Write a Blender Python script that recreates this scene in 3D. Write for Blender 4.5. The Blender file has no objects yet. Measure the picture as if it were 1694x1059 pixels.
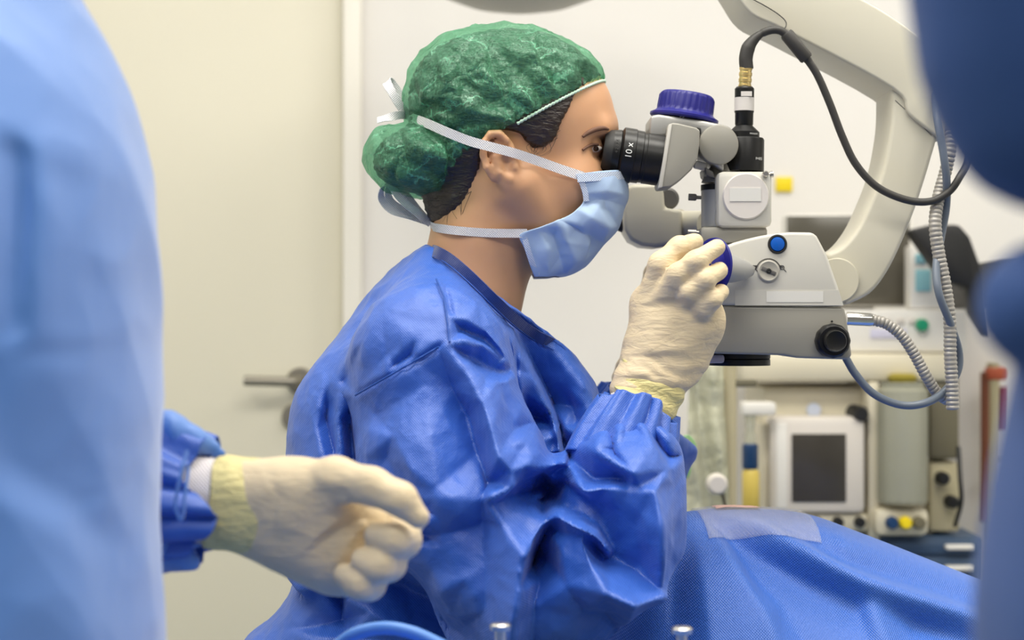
import bpy, bmesh, math, random
import numpy as np
from mathutils import Vector, Matrix, noise
from mathutils.geometry import delaunay_2d_cdt

SC = bpy.context.scene
COL = SC.collection

# ------------------------------------------------------------------ camera
CAM_Y, CAM_Z, FPX = -1.9, 1.16, 2945.0          # focal length in pixels of the 1694 x 1059 frame
cam_data = bpy.data.cameras.new('camera')
cam_data.sensor_width = 36.0
cam_data.lens = FPX * 36.0 / 1694.0
cam_data.clip_start = 0.05
cam_data.dof.use_dof = True
cam_data.dof.focus_distance = 1.80
cam_data.dof.aperture_fstop = 4.6
cam = bpy.data.objects.new('camera', cam_data)
cam.location = (0, CAM_Y, CAM_Z)
cam.rotation_euler = (math.pi / 2, 0, 0)
COL.objects.link(cam)
SC.camera = cam

# ------------------------------------------------------------------ exposure, world, large lights
SC.view_settings.view_transform = 'Standard'
SC.view_settings.look = 'None'
SC.view_settings.exposure = -0.13
SC.view_settings.gamma = 1.0
SC.view_settings.use_curve_mapping = False
world = bpy.data.worlds.new('world')
SC.world = world
world.use_nodes = True
world.node_tree.nodes['Background'].inputs[0].default_value = (1.0, 0.965, 0.89, 1)
world.node_tree.nodes['Background'].inputs[1].default_value = 0.25
SC.cycles.max_bounces = 8
SC.cycles.use_denoising = True

CEIL_Z = 2.8
PANELS = [(-1.0, -0.75, 22), (0.35, -0.45, 28), (0.5, 0.7, 6), (-1.1, 0.6, 4), (1.8, 0.2, 13), (-0.6, -2.0, 19), (1.0, -2.0, 19)]  # unseen; the last pair, behind the camera, is added as front fill
for i, (x, y, watt) in enumerate(PANELS):
    ld = bpy.data.lights.new('ceiling_panel_light', 'AREA')
    ld.shape = 'RECTANGLE'; ld.size = 1.15; ld.size_y = 0.55
    ld.energy = watt
    ld.color = (1.0, 0.965, 0.885)
    lo = bpy.data.objects.new('ceiling_panel_light', ld)
    lo.location = (x, y, CEIL_Z - 0.045)
    COL.objects.link(lo)

# ------------------------------------------------------------------ pixel measure -> metres at a given real depth
def W(u, v, y=0.0):
    d = y - CAM_Y
    return Vector(((u - 847.0) * d / FPX, y, CAM_Z - (v - 529.5) * d / FPX))
def R(px, y=0.0):
    return px * (y - CAM_Y) / FPX

# ------------------------------------------------------------------ materials
def lin(c):
    o = []
    for x in c[:3]:
        x = x / 255.0
        o.append(x / 12.92 if x <= 0.04045 else ((x + 0.055) / 1.055) ** 2.4)
    return tuple(o) + (1.0,)

MATS = {}
def mat(name, color, rough=0.5, metal=0.0, spec=0.5, bump=None, var=0.0, vscale=8.0, sss=0.0, sssr=(0.01, 0.005, 0.003),
        sheen=0.0, sheenr=0.5, emit=None, coat=0.0, trans=0.0, alpha=1.0):
    """bump: list of (kind, scale, strength, distance) with kind noise / weave / voronoi / wrinkle"""
    if name in MATS:
        return MATS[name]
    m = bpy.data.materials.new(name); m.use_nodes = True
    nt = m.node_tree; N = nt.nodes; L = nt.links
    b = N['Principled BSDF']
    c = lin(color)
    b.inputs['Base Color'].default_value = c
    b.inputs['Roughness'].default_value = rough
    b.inputs['Metallic'].default_value = metal
    b.inputs['Specular IOR Level'].default_value = spec
    b.inputs['Subsurface Weight'].default_value = sss
    if sss:
        b.inputs['Subsurface Radius'].default_value = sssr
        b.inputs['Subsurface Scale'].default_value = 1.0
    b.inputs['Sheen Weight'].default_value = sheen; b.inputs['Sheen Roughness'].default_value = sheenr
    b.inputs['Coat Weight'].default_value = coat
    b.inputs['Transmission Weight'].default_value = trans
    b.inputs['Alpha'].default_value = alpha
    if emit:
        b.inputs['Emission Color'].default_value = lin(emit[0]); b.inputs['Emission Strength'].default_value = emit[1]
    tc = N.new('ShaderNodeTexCoord')
    if var:
        nz = N.new('ShaderNodeTexNoise'); nz.inputs['Scale'].default_value = vscale; nz.inputs['Detail'].default_value = 5
        L.new(tc.outputs['Object'], nz.inputs['Vector'])
        mr = N.new('ShaderNodeMapRange'); mr.inputs['From Min'].default_value = 0.25; mr.inputs['From Max'].default_value = 0.75
        mr.inputs['To Min'].default_value = 1 - var; mr.inputs['To Max'].default_value = 1 + var
        L.new(nz.outputs['Fac'], mr.inputs['Value'])
        mx = N.new('ShaderNodeVectorMath'); mx.operation = 'SCALE'
        mx.inputs[0].default_value = c[:3]
        L.new(mr.outputs['Result'], mx.inputs['Scale'])
        L.new(mx.outputs['Vector'], b.inputs['Base Color'])
    prev = None
    for kind, scale, strength, dist in (bump or []):
        if kind == 'noise':
            t = N.new('ShaderNodeTexNoise'); t.inputs['Scale'].default_value = scale; t.inputs['Detail'].default_value = 6
            L.new(tc.outputs['Object'], t.inputs['Vector']); out = t.outputs['Fac']
        elif kind == 'voronoi':
            t = N.new('ShaderNodeTexVoronoi'); t.feature = 'DISTANCE_TO_EDGE'; t.inputs['Scale'].default_value = scale
            L.new(tc.outputs['Object'], t.inputs['Vector']); out = t.outputs['Distance']
        elif kind == 'crumple':
            nz = N.new('ShaderNodeTexNoise'); nz.inputs['Scale'].default_value = scale * 0.6; nz.inputs['Detail'].default_value = 2
            L.new(tc.outputs['Object'], nz.inputs['Vector'])
            ad = N.new('ShaderNodeVectorMath'); ad.operation = 'MULTIPLY_ADD'
            ad.inputs[1].default_value = (0.12, 0.12, 0.12)
            L.new(nz.outputs['Color'], ad.inputs[0]); L.new(tc.outputs['Object'], ad.inputs[2])
            t = N.new('ShaderNodeTexVoronoi'); t.feature = 'F1'; t.inputs['Scale'].default_value = scale
            L.new(ad.outputs['Vector'], t.inputs['Vector']); out = t.outputs['Distance']
        elif kind == 'weave':
            sp = N.new('ShaderNodeSeparateXYZ'); L.new(tc.outputs['Object'], sp.inputs[0])
            outs = []
            for ax, sc_ in ((0, scale), (2, scale)):
                m1 = N.new('ShaderNodeMath'); m1.operation = 'MULTIPLY'; m1.inputs[1].default_value = sc_
                L.new(sp.outputs[ax], m1.inputs[0])
                m2 = N.new('ShaderNodeMath'); m2.operation = 'SINE'; L.new(m1.outputs[0], m2.inputs[0]); outs.append(m2)
            mm = N.new('ShaderNodeMath'); mm.operation = 'MULTIPLY'
            L.new(outs[0].outputs[0], mm.inputs[0]); L.new(outs[1].outputs[0], mm.inputs[1]); out = mm.outputs[0]
        elif kind == 'wrinkle':       # stretched noise ridges
            mp = N.new('ShaderNodeMapping'); mp.inputs['Scale'].default_value = (scale * 0.35, scale * 0.35, scale)
            mp.inputs['Rotation'].default_value = (0, 0.35, 0)
            L.new(tc.outputs['Object'], mp.inputs['Vector'])
            t = N.new('ShaderNodeTexNoise'); t.inputs['Scale'].default_value = 1.0; t.inputs['Detail'].default_value = 3
            t.inputs['Distortion'].default_value = 0.6
            L.new(mp.outputs[0], t.inputs['Vector']); out = t.outputs['Fac']
        bp = N.new('ShaderNodeBump'); bp.inputs['Strength'].default_value = strength; bp.inputs['Distance'].default_value = dist
        L.new(out, bp.inputs['Height'])
        if prev: L.new(prev.outputs[0], bp.inputs['Normal'])
        prev = bp
    if prev: L.new(prev.outputs[0], b.inputs['Normal'])
    MATS[name] = m
    return m

# ------------------------------------------------------------------ object helpers
def tag(o, label=None, cat=None, group=None, kind=None):
    if label: o['label'] = label
    if cat: o['category'] = cat
    if group: o['group'] = group
    if kind: o['kind'] = kind
    return o
def thing(name, loc, label, cat, group=None):
    o = bpy.data.objects.new(name, None); o.empty_display_size = 0.05
    o.location = loc; COL.objects.link(o)
    return tag(o, label, cat, group)
def link(name, me, m=None, parent=None, smooth=True, sharp=None):
    o = bpy.data.objects.new(name, me); COL.objects.link(o)
    if m is not None: me.materials.append(m)
    if parent is not None:
        o.parent = parent
        b = parent
        while b.parent is not None: b = b.parent
        if b is parent: o.matrix_parent_inverse = Matrix.Translation(-parent.location)
    if smooth:
        me.polygons.foreach_set('use_smooth', np.ones(len(me.polygons), dtype=bool))
        if sharp: me.set_sharp_from_angle(angle=math.radians(sharp))
    return o
def mesh_np(name, verts, faces):
    verts = np.asarray(verts, dtype=np.float32); faces = np.asarray(faces, dtype=np.int32)
    me = bpy.data.meshes.new(name)
    n = faces.shape[1]
    me.vertices.add(len(verts)); me.vertices.foreach_set('co', verts.ravel())
    me.loops.add(faces.size); me.loops.foreach_set('vertex_index', faces.ravel())
    me.polygons.add(len(faces)); me.polygons.foreach_set('loop_start', np.arange(0, faces.size, n, dtype=np.int32))
    me.update(calc_edges=True); me.validate()
    return me
def bm_mesh(name, bm):
    bmesh.ops.recalc_face_normals(bm, faces=bm.faces[:])
    me = bpy.data.meshes.new(name); bm.to_mesh(me); bm.free(); return me

def box_bm(c, s, bev=0.0, seg=2, rot=None):
    bm = bmesh.new(); bmesh.ops.create_cube(bm, size=1.0)
    bmesh.ops.scale(bm, vec=Vector(s), verts=bm.verts)
    if bev: bmesh.ops.bevel(bm, geom=bm.edges[:], offset=bev, segments=seg, affect='EDGES', profile=0.5)
    if rot is not None: bmesh.ops.rotate(bm, cent=(0, 0, 0), matrix=rot, verts=bm.verts)
    bmesh.ops.translate(bm, vec=Vector(c), verts=bm.verts)
    return bm
def box(name, c, s, m, parent=None, bev=0.003, seg=2, rot=None):
    return link(name, bm_mesh(name, box_bm(c, s, bev, seg, rot)), m, parent, True, 40)
def pbox(name, u0, v0, u1, v1, y, depth, m, parent=None, bev=0.003):
    """box whose near face spans the measured rectangle at depth y, going back by depth"""
    a = W(u0, v0, y); b = W(u1, v1, y)
    return box(name, ((a.x + b.x) / 2, y + depth / 2, (a.z + b.z) / 2), (abs(b.x - a.x), depth, abs(a.z - b.z)), m, parent, bev)
def prism(name, pts, y0, y1, m, parent=None, bev=0.003, seg=2, yref=None):
    """outline in measured pixels at depth yref (default y0), extruded from y0 to y1"""
    yr = y0 if yref is None else yref
    bm = bmesh.new()
    P = [W(u, v, yr) for u, v in pts]
    f = bm.faces.new([bm.verts.new((p.x, y0, p.z)) for p in P])
    r = bmesh.ops.extrude_face_region(bm, geom=[f])
    bmesh.ops.translate(bm, vec=(0, y1 - y0, 0), verts=[g for g in r['geom'] if isinstance(g, bmesh.types.BMVert)])
    bmesh.ops.recalc_face_normals(bm, faces=bm.faces[:])
    if bev:
        es = [e for e in bm.edges if len(e.link_faces) == 2 and e.calc_face_angle(0) > 0.6]
        bmesh.ops.bevel(bm, geom=es, offset=bev, segments=seg, affect='EDGES', profile=0.5, clamp_overlap=True)
    return link(name, bm_mesh(name, bm), m, parent, True, 35)
def frame_of(axis):
    a = axis.normalized()
    t = Vector((0, 0, 1)) if abs(a.z) < 0.9 else Vector((1, 0, 0))
    s = a.cross(t).normalized(); return a, s, a.cross(s).normalized()
def lathe(name, p0, p1, prof, m, parent=None, seg=48, cap=True, ribs=None, sharp=35):
    """prof: list of (t along p0->p1, radius)"""
    a, s, q = frame_of(p1 - p0); L = (p1 - p0).length
    vs = []; n = len(prof)
    for i, (t, r) in enumerate(prof):
        for k in range(seg):
            th = 2 * math.pi * k / seg
            rr = r
            if ribs and ribs[1] <= i <= ribs[2]: rr = r + ribs[3] * math.cos(ribs[0] * th)
            vs.append(p0 + a * (t * L) + (s * math.cos(th) + q * math.sin(th)) * rr)
    bm = bmesh.new(); V = [bm.verts.new(v) for v in vs]
    for i in range(n - 1):
        for k in range(seg):
            k2 = (k + 1) % seg
            bm.faces.new((V[i * seg + k], V[i * seg + k2], V[(i + 1) * seg + k2], V[(i + 1) * seg + k]))
    if cap:
        if prof[0][1] > 1e-6: bm.faces.new(V[:seg])
        if prof[-1][1] > 1e-6: bm.faces.new(V[-seg:])
    bmesh.ops.remove_doubles(bm, verts=bm.verts[:], dist=1e-6)
    return link(name, bm_mesh(name, bm), m, parent, True, sharp)
def spline(pts, n=12):
    P = [Vector(p) for p in pts]; out = []
    Q = [P[0] * 2 - P[1]] + P + [P[-1] * 2 - P[-2]]
    for i in range(1, len(Q) - 2):
        a, b, c, d = Q[i - 1], Q[i], Q[i + 1], Q[i + 2]
        for k in range(n):
            t = k / n
            out.append(0.5 * (2 * b + (c - a) * t + (2 * a - 5 * b + 4 * c - d) * t * t + (3 * b - a - 3 * c + d) * t ** 3))
    out.append(P[-1].copy()); return out
def tube(name, pts, r, m, parent=None, seg=12, n=10, rfun=None, cap=True):
    C = spline(pts, n); vs = []; fs = []
    prev = None
    length = 0.0
    for i, c in enumerate(C):
        tan = (C[min(i + 1, len(C) - 1)] - C[max(i - 1, 0)]).normalized()
        if prev is None: _, s, _ = frame_of(tan)
        else:
            s = (prev - tan * prev.dot(tan)).normalized()
        prev = s; q = tan.cross(s)
        if i: length += (c - C[i - 1]).length
        rr = r if rfun is None else rfun(i / (len(C) - 1), length)
        for k in range(seg):
            th = 2 * math.pi * k / seg
            vs.append(c + (s * math.cos(th) + q * math.sin(th)) * rr)
    bm = bmesh.new(); V = [bm.verts.new(v) for v in vs]
    for i in range(len(C) - 1):
        for k in range(seg):
            k2 = (k + 1) % seg
            bm.faces.new((V[i * seg + k], V[i * seg + k2], V[(i + 1) * seg + k2], V[(i + 1) * seg + k]))
    if cap: bm.faces.new(V[:seg]); bm.faces.new(V[-seg:])
    return link(name, bm_mesh(name, bm), m, parent, True, 60)
def ribbon(name, pts, width, m, parent=None, n=8, thick=0.0008, wdir=None):
    """flat strap; pts are (point, width direction) or points with a common wdir"""
    C = spline([p for p, _ in pts], n); D = spline([d for _, d in pts], n)
    bm = bmesh.new(); rows = []
    for i, c in enumerate(C):
        tan = (C[min(i + 1, len(C) - 1)] - C[max(i - 1, 0)]).normalized()
        d = D[i]; d = (d - tan * d.dot(tan)).normalized(); nn = tan.cross(d).normalized()
        rows.append([bm.verts.new(c + d * (width / 2 * a) + nn * (thick / 2 * b)) for a, b in ((-1, -1), (-.33, -1), (.33, -1), (1, -1), (1, 1), (.33, 1), (-.33, 1), (-1, 1))])
    for r0, r1 in zip(rows, rows[1:]):
        for k in range(8): bm.faces.new((r0[k], r0[(k + 1) % 8], r1[(k + 1) % 8], r1[k]))
    bm.faces.new(rows[0]); bm.faces.new(rows[-1])
    return link(name, bm_mesh(name, bm), m, parent, True, 50)
def text_obj(name, s, size, m, parent, place, extrude=0.0002):
    """flat lettering; place maps (x, y) of the glyph plane and a small outward z to a world point"""
    cu = bpy.data.curves.new(name, 'FONT'); cu.body = s; cu.size = size; cu.align_x = 'CENTER'; cu.align_y = 'CENTER'; cu.extrude = extrude
    to = bpy.data.objects.new('tmp', cu); COL.objects.link(to)
    me = bpy.data.meshes.new_from_object(to.evaluated_get(bpy.context.evaluated_depsgraph_get()))
    bpy.data.objects.remove(to)
    for v in me.vertices: v.co = place(v.co.x, v.co.y, v.co.z)
    return link(name, me, m, parent, False)

# ------------------------------------------------------------------ implicit surfaces (smooth unions of limbs) meshed with surface nets
class Field:
    def __init__(self, lo, hi, h):
        self.lo = np.array(lo, dtype=np.float64); self.h = h
        self.n = np.ceil((np.array(hi) - self.lo) / h).astype(int) + 1
        self.F = np.full(self.n, 1.0, dtype=np.float32)
        self.ax = [(self.lo[i] + h * np.arange(self.n[i])).astype(np.float32) for i in range(3)]
    def win(self, lo, hi):
        s = []
        for i in range(3):
            a = int(max(0, math.floor((lo[i] - self.lo[i]) / self.h))); b = int(min(self.n[i], math.ceil((hi[i] - self.lo[i]) / self.h) + 1))
            if b <= a: return None
            s.append(slice(a, b))
        return tuple(s)
    def grids(self, s):
        return (self.ax[0][s[0]][:, None, None], self.ax[1][s[1]][None, :, None], self.ax[2][s[2]][None, None, :])
    def _comb(self, s, d, k, mode):
        F = self.F[s]
        if mode == 'u':
            if k: hh = np.maximum(k - np.abs(F - d), 0) / k; F[...] = np.minimum(F, d) - hh * hh * (k / 4)
            else: F[...] = np.minimum(F, d)
        else:
            d = -d if mode == 's' else d
            if k: hh = np.maximum(k - np.abs(F - d), 0) / k; F[...] = np.maximum(F, d) + hh * hh * (k / 4)
            else: F[...] = np.maximum(F, d)
    def cone(self, a, b, r1, r2, k=0.01, mode='u', sy=1.0):
        a = Vector(a); b = Vector(b); r = max(r1, r2) * max(1, sy) + k + 3 * self.h + 0.005
        s = self.win([min(a[i], b[i]) - r for i in range(3)], [max(a[i], b[i]) + r for i in range(3)])
        if s is None: return self
        X, Y, Z = self.grids(s); ba = b - a
        yc = a.y
        bay = ba.y / sy
        L2 = ba.x ** 2 + bay ** 2 + ba.z ** 2 + 1e-12
        px, py, pz = X - a.x, (Y - a.y) / sy, Z - a.z
        t = np.clip((px * ba.x + py * bay + pz * ba.z) / L2, 0, 1)
        d = np.sqrt((px - t * ba.x) ** 2 + (py - t * bay) ** 2 + (pz - t * ba.z) ** 2) - (r1 + (r2 - r1) * t)
        self._comb(s, (d * min(1, sy)).astype(np.float32), k, mode); return self
    def ell(self, c, r, k=0.01, mode='u', rot=0.0, rotz=0.0, rotx=0.0):
        c = Vector(c); rm = max(r) + k + 3 * self.h + 0.005
        s = self.win([c[i] - rm for i in range(3)], [c[i] + rm for i in range(3)])
        if s is None: return self
        X, Y, Z = self.grids(s)
        x, y, z = X - c.x, Y - c.y, Z - c.z
        if rotz: ca, sa = math.cos(rotz), math.sin(rotz); x, y = ca * x + sa * y, -sa * x + ca * y
        if rotx: ca, sa = math.cos(rotx), math.sin(rotx); y, z = ca * y + sa * z, -sa * y + ca * z
        if rot: ca, sa = math.cos(rot), math.sin(rot); x, z = ca * x - sa * z, sa * x + ca * z      # positive: front (+x) tips down
        k0 = np.sqrt((x / r[0]) ** 2 + (y / r[1]) ** 2 + (z / r[2]) ** 2) + 1e-6
        k1 = np.sqrt((x / r[0] ** 2) ** 2 + (y / r[1] ** 2) ** 2 + (z / r[2] ** 2) ** 2) + 1e-6
        self._comb(s, (k0 * (k0 - 1) / k1).astype(np.float32), k, mode); return self
    def plane(self, p, n, k=0.0):
        """keep the side opposite to n"""
        n = Vector(n).normalized(); p = Vector(p)
        s = (slice(None),) * 3; X, Y, Z = self.grids(s)
        d = (X - p.x) * n.x + (Y - p.y) * n.y + (Z - p.z) * n.z
        self._comb(s, d.astype(np.float32) + np.zeros_like(self.F), k, 'i'); return self
    def poly_xz(self, pts, k=0.0, mode='i'):
        """keep (or cut) the infinite prism over an x-z outline"""
        X = self.ax[0][:, None]; Z = self.ax[2][None, :]
        d = np.full((len(self.ax[0]), len(self.ax[2])), 1e9); inside = np.zeros(d.shape, bool)
        n = len(pts)
        for i in range(n):
            ax, az = pts[i]; bx, bz = pts[(i + 1) % n]
            ex, ez = bx - ax, bz - az
            t = np.clip(((X - ax) * ex + (Z - az) * ez) / (ex * ex + ez * ez + 1e-12), 0, 1)
            d = np.minimum(d, np.sqrt((X - ax - t * ex) ** 2 + (Z - az - t * ez) ** 2))
            c = ((az > Z) != (bz > Z)) & (X < (bx - ax) * (Z - az) / (bz - az + 1e-12) + ax)
            inside ^= c
        d = np.where(inside, -d, d).astype(np.float32)
        self._comb((slice(None),) * 3, np.repeat(d[:, None, :], len(self.ax[1]), axis=1), k, mode); return self
    def chain(self, pts, k=0.012, sy=1.0):
        for (a, ra), (b, rb) in zip(pts, pts[1:]): self.cone(a, b, ra, rb, k, 'u', sy)
        return self
    def mesh(self, name, smooth=2):
        F = self.F; S = F < 0
        n = np.array(F.shape) - 1
        cnt = np.zeros(n, np.int8)
        for i in (0, 1):
            for j in (0, 1):
                for k in (0, 1):
                    cnt += S[i:i + n[0], j:j + n[1], k:k + n[2]]
        act = np.argwhere((cnt > 0) & (cnt < 8))
        pos = np.zeros((len(act), 3)); num = np.zeros(len(act))
        I, J, K = act.T
        cv = {(i, j, k): F[I + i, J + j, K + k] for i in (0, 1) for j in (0, 1) for k in (0, 1)}
        for axis in range(3):
            for p in (0, 1):
                for q in (0, 1):
                    a = [p, q]; a.insert(axis, 0); b = [p, q]; b.insert(axis, 1)
                    fa, fb = cv[tuple(a)], cv[tuple(b)]
                    cr = (fa < 0) != (fb < 0)
                    t = np.where(cr, fa / np.where(cr, fa - fb, 1), 0)
                    pt = np.tile(np.array(a, float), (len(act), 1)); pt[:, axis] += t
                    pos[cr] += pt[cr]; num[cr] += 1
        verts = (act + pos / num[:, None]) * self.h + self.lo
        idx = np.full(n, -1, np.int32); idx[I, J, K] = np.arange(len(act))
        faces = []
        for axis in range(3):
            o1, o2 = [(1, 2), (2, 0), (0, 1)][axis]
            sl0 = [slice(None)] * 3; sl1 = [slice(None)] * 3
            sl0[axis] = slice(0, -1); sl1[axis] = slice(1, None)
            A = S[tuple(sl0)]; B = S[tuple(sl1)]
            E = np.argwhere(A != B)
            ok = (E[:, o1] > 0) & (E[:, o1] < F.shape[o1] - 1) & (E[:, o2] > 0) & (E[:, o2] < F.shape[o2] - 1)
            E = E[ok]
            flip = A[tuple(E.T)]
            q = []
            for d1, d2 in ((-1, -1), (0, -1), (0, 0), (-1, 0)):
                c = E.copy(); c[:, o1] += d1; c[:, o2] += d2; q.append(idx[tuple(c.T)])
            q = np.stack(q, 1)
            q[~flip] = q[~flip][:, ::-1]
            faces.append(q)
        faces = np.concatenate(faces)
        faces = faces[(faces >= 0).all(1)]
        return smooth_np(verts, faces, smooth), faces
def smooth_np(v, f, it, lam=0.5):
    if not it: return v
    e = np.concatenate([f[:, [i, (i + 1) % f.shape[1]]] for i in range(f.shape[1])])
    e = np.concatenate([e, e[:, ::-1]])
    deg = np.bincount(e[:, 0], minlength=len(v)); deg[deg == 0] = 1
    for _ in range(it):
        a = np.stack([np.bincount(e[:, 0], weights=v[e[:, 1], c], minlength=len(v)) for c in range(3)], 1) / deg[:, None]
        v = v + lam * (a - v)
    return v
def normals_np(v, f):
    n = np.cross(v[f[:, 2]] - v[f[:, 0]], v[f[:, 3]] - v[f[:, 1]]) if f.shape[1] == 4 else np.cross(v[f[:, 1]] - v[f[:, 0]], v[f[:, 2]] - v[f[:, 0]])
    out = np.stack([sum(np.bincount(f[:, j], weights=n[:, c], minlength=len(v)) for j in range(f.shape[1])) for c in range(3)], 1)
    return out / (np.linalg.norm(out, axis=1, keepdims=True) + 1e-12)
def subdiv_np(v, f, sm=2):
    """one Catmull-Clark style split of a quad mesh followed by light smoothing"""
    e = np.concatenate([f[:, [i, (i + 1) % 4]] for i in range(4)])
    es = np.sort(e, 1); key = es[:, 0].astype(np.int64) * (len(v) + 1) + es[:, 1]
    uk, inv = np.unique(key, return_inverse=True)
    ea = (uk // (len(v) + 1)).astype(int); eb = (uk % (len(v) + 1)).astype(int)
    nv, ne, nf = len(v), len(uk), len(f)
    V = np.concatenate([v, (v[ea] + v[eb]) / 2, v[f].mean(1)])
    ei = inv.reshape(4, nf).T + nv; ci = np.arange(nf) + nv + ne
    q = np.concatenate([np.stack([f[:, i], ei[:, i], ci, ei[:, (i + 3) % 4]], 1) for i in range(4)])
    return smooth_np(V, q, sm), q
def front_y(v, u0, v0, tol=5.0):
    """near surface depth of a vertex cloud seen at a measured spot"""
    d = v[:, 1] - CAM_Y
    m = (np.abs(847 + v[:, 0] * FPX / d - u0) < tol) & (np.abs(529.5 - (v[:, 2] - CAM_Z) * FPX / d - v0) < tol)
    return float(v[m, 1].min()) if m.any() else None
def keep_faces(v, f, mask):
    f = f[mask]; used = np.zeros(len(v), bool); used[f.ravel()] = True
    m = np.cumsum(used) - 1
    return v[used], m[f]
def fold_map(lines, lo, hi, step, blur=1):
    """relief from crease lines: piecewise-planar facets between ridge and valley lines (x, z, height)"""
    P = []; E = []; H = []; seen = {}
    def put(x, z, h):
        key = (round(x, 4), round(z, 4))
        if key not in seen: seen[key] = len(P); P.append(Vector((x, z))); H.append(h)
        return seen[key]
    for ln in lines:
        ids = [put(*p) for p in ln]
        E += [(a, b) for a, b in zip(ids, ids[1:]) if a != b]
    for fx in np.linspace(0, 1, 7):
        for fz in (0, 1):
            put(lo[0] + fx * (hi[0] - lo[0]), lo[1] + fz * (hi[1] - lo[1]), 0); put(lo[0] + fz * (hi[0] - lo[0]), lo[1] + fx * (hi[1] - lo[1]), 0)
    vo, eo, fo, ov, oe, of = delaunay_2d_cdt(P, E, [], 0, 1e-5)
    hh = []
    for v, o in zip(vo, ov):
        if o: hh.append(max((H[i] for i in o), key=abs))
        else:
            d = sorted(((v - P[i]).length, H[i]) for i in range(len(P)))[:2]
            hh.append((d[0][1] * d[1][0] + d[1][1] * d[0][0]) / (d[0][0] + d[1][0] + 1e-9))
    nx = int((hi[0] - lo[0]) / step) + 1; nz = int((hi[1] - lo[1]) / step) + 1
    G = np.zeros((nx, nz))
    for t in fo:
        t = list(t)
        for j in range(1, len(t) - 1):
            a, b, c = vo[t[0]], vo[t[j]], vo[t[j + 1]]; ha, hb, hc = hh[t[0]], hh[t[j]], hh[t[j + 1]]
            x0 = max(0, int((min(a.x, b.x, c.x) - lo[0]) / step)); x1 = min(nx, int((max(a.x, b.x, c.x) - lo[0]) / step) + 2)
            z0 = max(0, int((min(a.y, b.y, c.y) - lo[1]) / step)); z1 = min(nz, int((max(a.y, b.y, c.y) - lo[1]) / step) + 2)
            if x1 <= x0 or z1 <= z0: continue
            X = (lo[0] + step * np.arange(x0, x1))[:, None]; Z = (lo[1] + step * np.arange(z0, z1))[None, :]
            den = (b.y - c.y) * (a.x - c.x) + (c.x - b.x) * (a.y - c.y)
            if abs(den) < 1e-12: continue
            w0 = ((b.y - c.y) * (X - c.x) + (c.x - b.x) * (Z - c.y)) / den
            w1 = ((c.y - a.y) * (X - c.x) + (a.x - c.x) * (Z - c.y)) / den
            w2 = 1 - w0 - w1
            ins = (w0 >= -1e-6) & (w1 >= -1e-6) & (w2 >= -1e-6)
            val = w0 * ha + w1 * hb + w2 * hc
            g = G[x0:x1, z0:z1]; g[ins] = val[ins]
    for _ in range(blur):
        Gp = np.pad(G, 1, mode='edge')
        G = (Gp[:-2, 1:-1] + Gp[2:, 1:-1] + Gp[1:-1, :-2] + Gp[1:-1, 2:] + 2 * G) / 6
    def sample(x, z):
        fx = np.clip((x - lo[0]) / step, 0, nx - 1.001); fz = np.clip((z - lo[1]) / step, 0, nz - 1.001)
        i = fx.astype(int); j = fz.astype(int); a = fx - i; b = fz - j
        return G[i, j] * (1 - a) * (1 - b) + G[i + 1, j] * a * (1 - b) + G[i, j + 1] * (1 - a) * b + G[i + 1, j + 1] * a * b
    return sample
def fold_lines(lines, y):
    """crease lines measured in pixels at depth y, height in mm towards the viewer's side (-y)"""
    out = []
    for ln in lines:
        q = []
        for p in ln:
            w = W(p[0], p[1], p[3] if len(p) > 3 else y); q.append((w.x, w.z, p[2] * 0.001))
        out.append(q)
    return out
_rng = np.random.RandomState(7)
def ridge_noise(p, scale, seed=0, octaves=2):
    """cheap smooth 3-D noise made of random plane waves, folded into creases"""
    r = np.random.RandomState(seed); out = np.zeros(len(p))
    amp = 1.0
    for o in range(octaves):
        acc = np.zeros(len(p))
        for _ in range(5):
            d = r.normal(size=3); d /= np.linalg.norm(d)
            acc += np.sin(p @ d * scale * (0.7 + 0.6 * r.rand()) + r.rand() * 6.28)
        out += amp * (1 - np.abs(acc) / 2.2); amp *= 0.5; scale *= 2.1
    return out

def ruffle(name, A, r0, r1, m, par, sq=.8, lobes=9, amp=.10, seed=1, edge=.004):
    """gathered end of a sleeve: pleats deepen and wander towards the free edge"""
    C = spline(A, 10); rr_ = random.Random(seed); ph = [rr_.uniform(0, 6.28) for _ in range(4)]
    tan = (A[-1] - A[0]).normalized(); e2 = Vector((0, 1, 0)); e2 = (e2 - tan * e2.dot(tan)).normalized(); e1 = tan.cross(e2)
    SEG = 160; vs = []
    for i, c in enumerate(C):
        q = i / (len(C) - 1); r = r0 + (r1 - r0) * q ** 1.3
        for k in range(SEG):
            a = 2 * math.pi * k / SEG
            f = abs(math.sin(lobes * a / 2 + ph[0] + .9 * math.sin(2 * a + ph[1]) + .5 * q)) - .5
            f2 = math.sin((lobes * 2 + 3) * a + ph[2] + 2 * q)
            rad = r * (1 + amp * (.35 + .65 * q) * f + amp * .10 * q * f2)
            vs.append(c + e1 * math.cos(a) * rad + e2 * math.sin(a) * rad * sq + tan * (q * edge * (math.sin(3 * a + ph[3]) + .5 * math.sin(5 * a + ph[2]))))
    n = len(C); fs = [(i * SEG + k, i * SEG + (k + 1) % SEG, (i + 1) * SEG + (k + 1) % SEG, (i + 1) * SEG + k) for i in range(n - 1) for k in range(SEG)]
    o = link(name, mesh_np(name, [tuple(p) for p in vs], fs), m, par); md = o.modifiers.new('thickness', 'SOLIDIFY'); md.thickness = .0008
    return o

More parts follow.
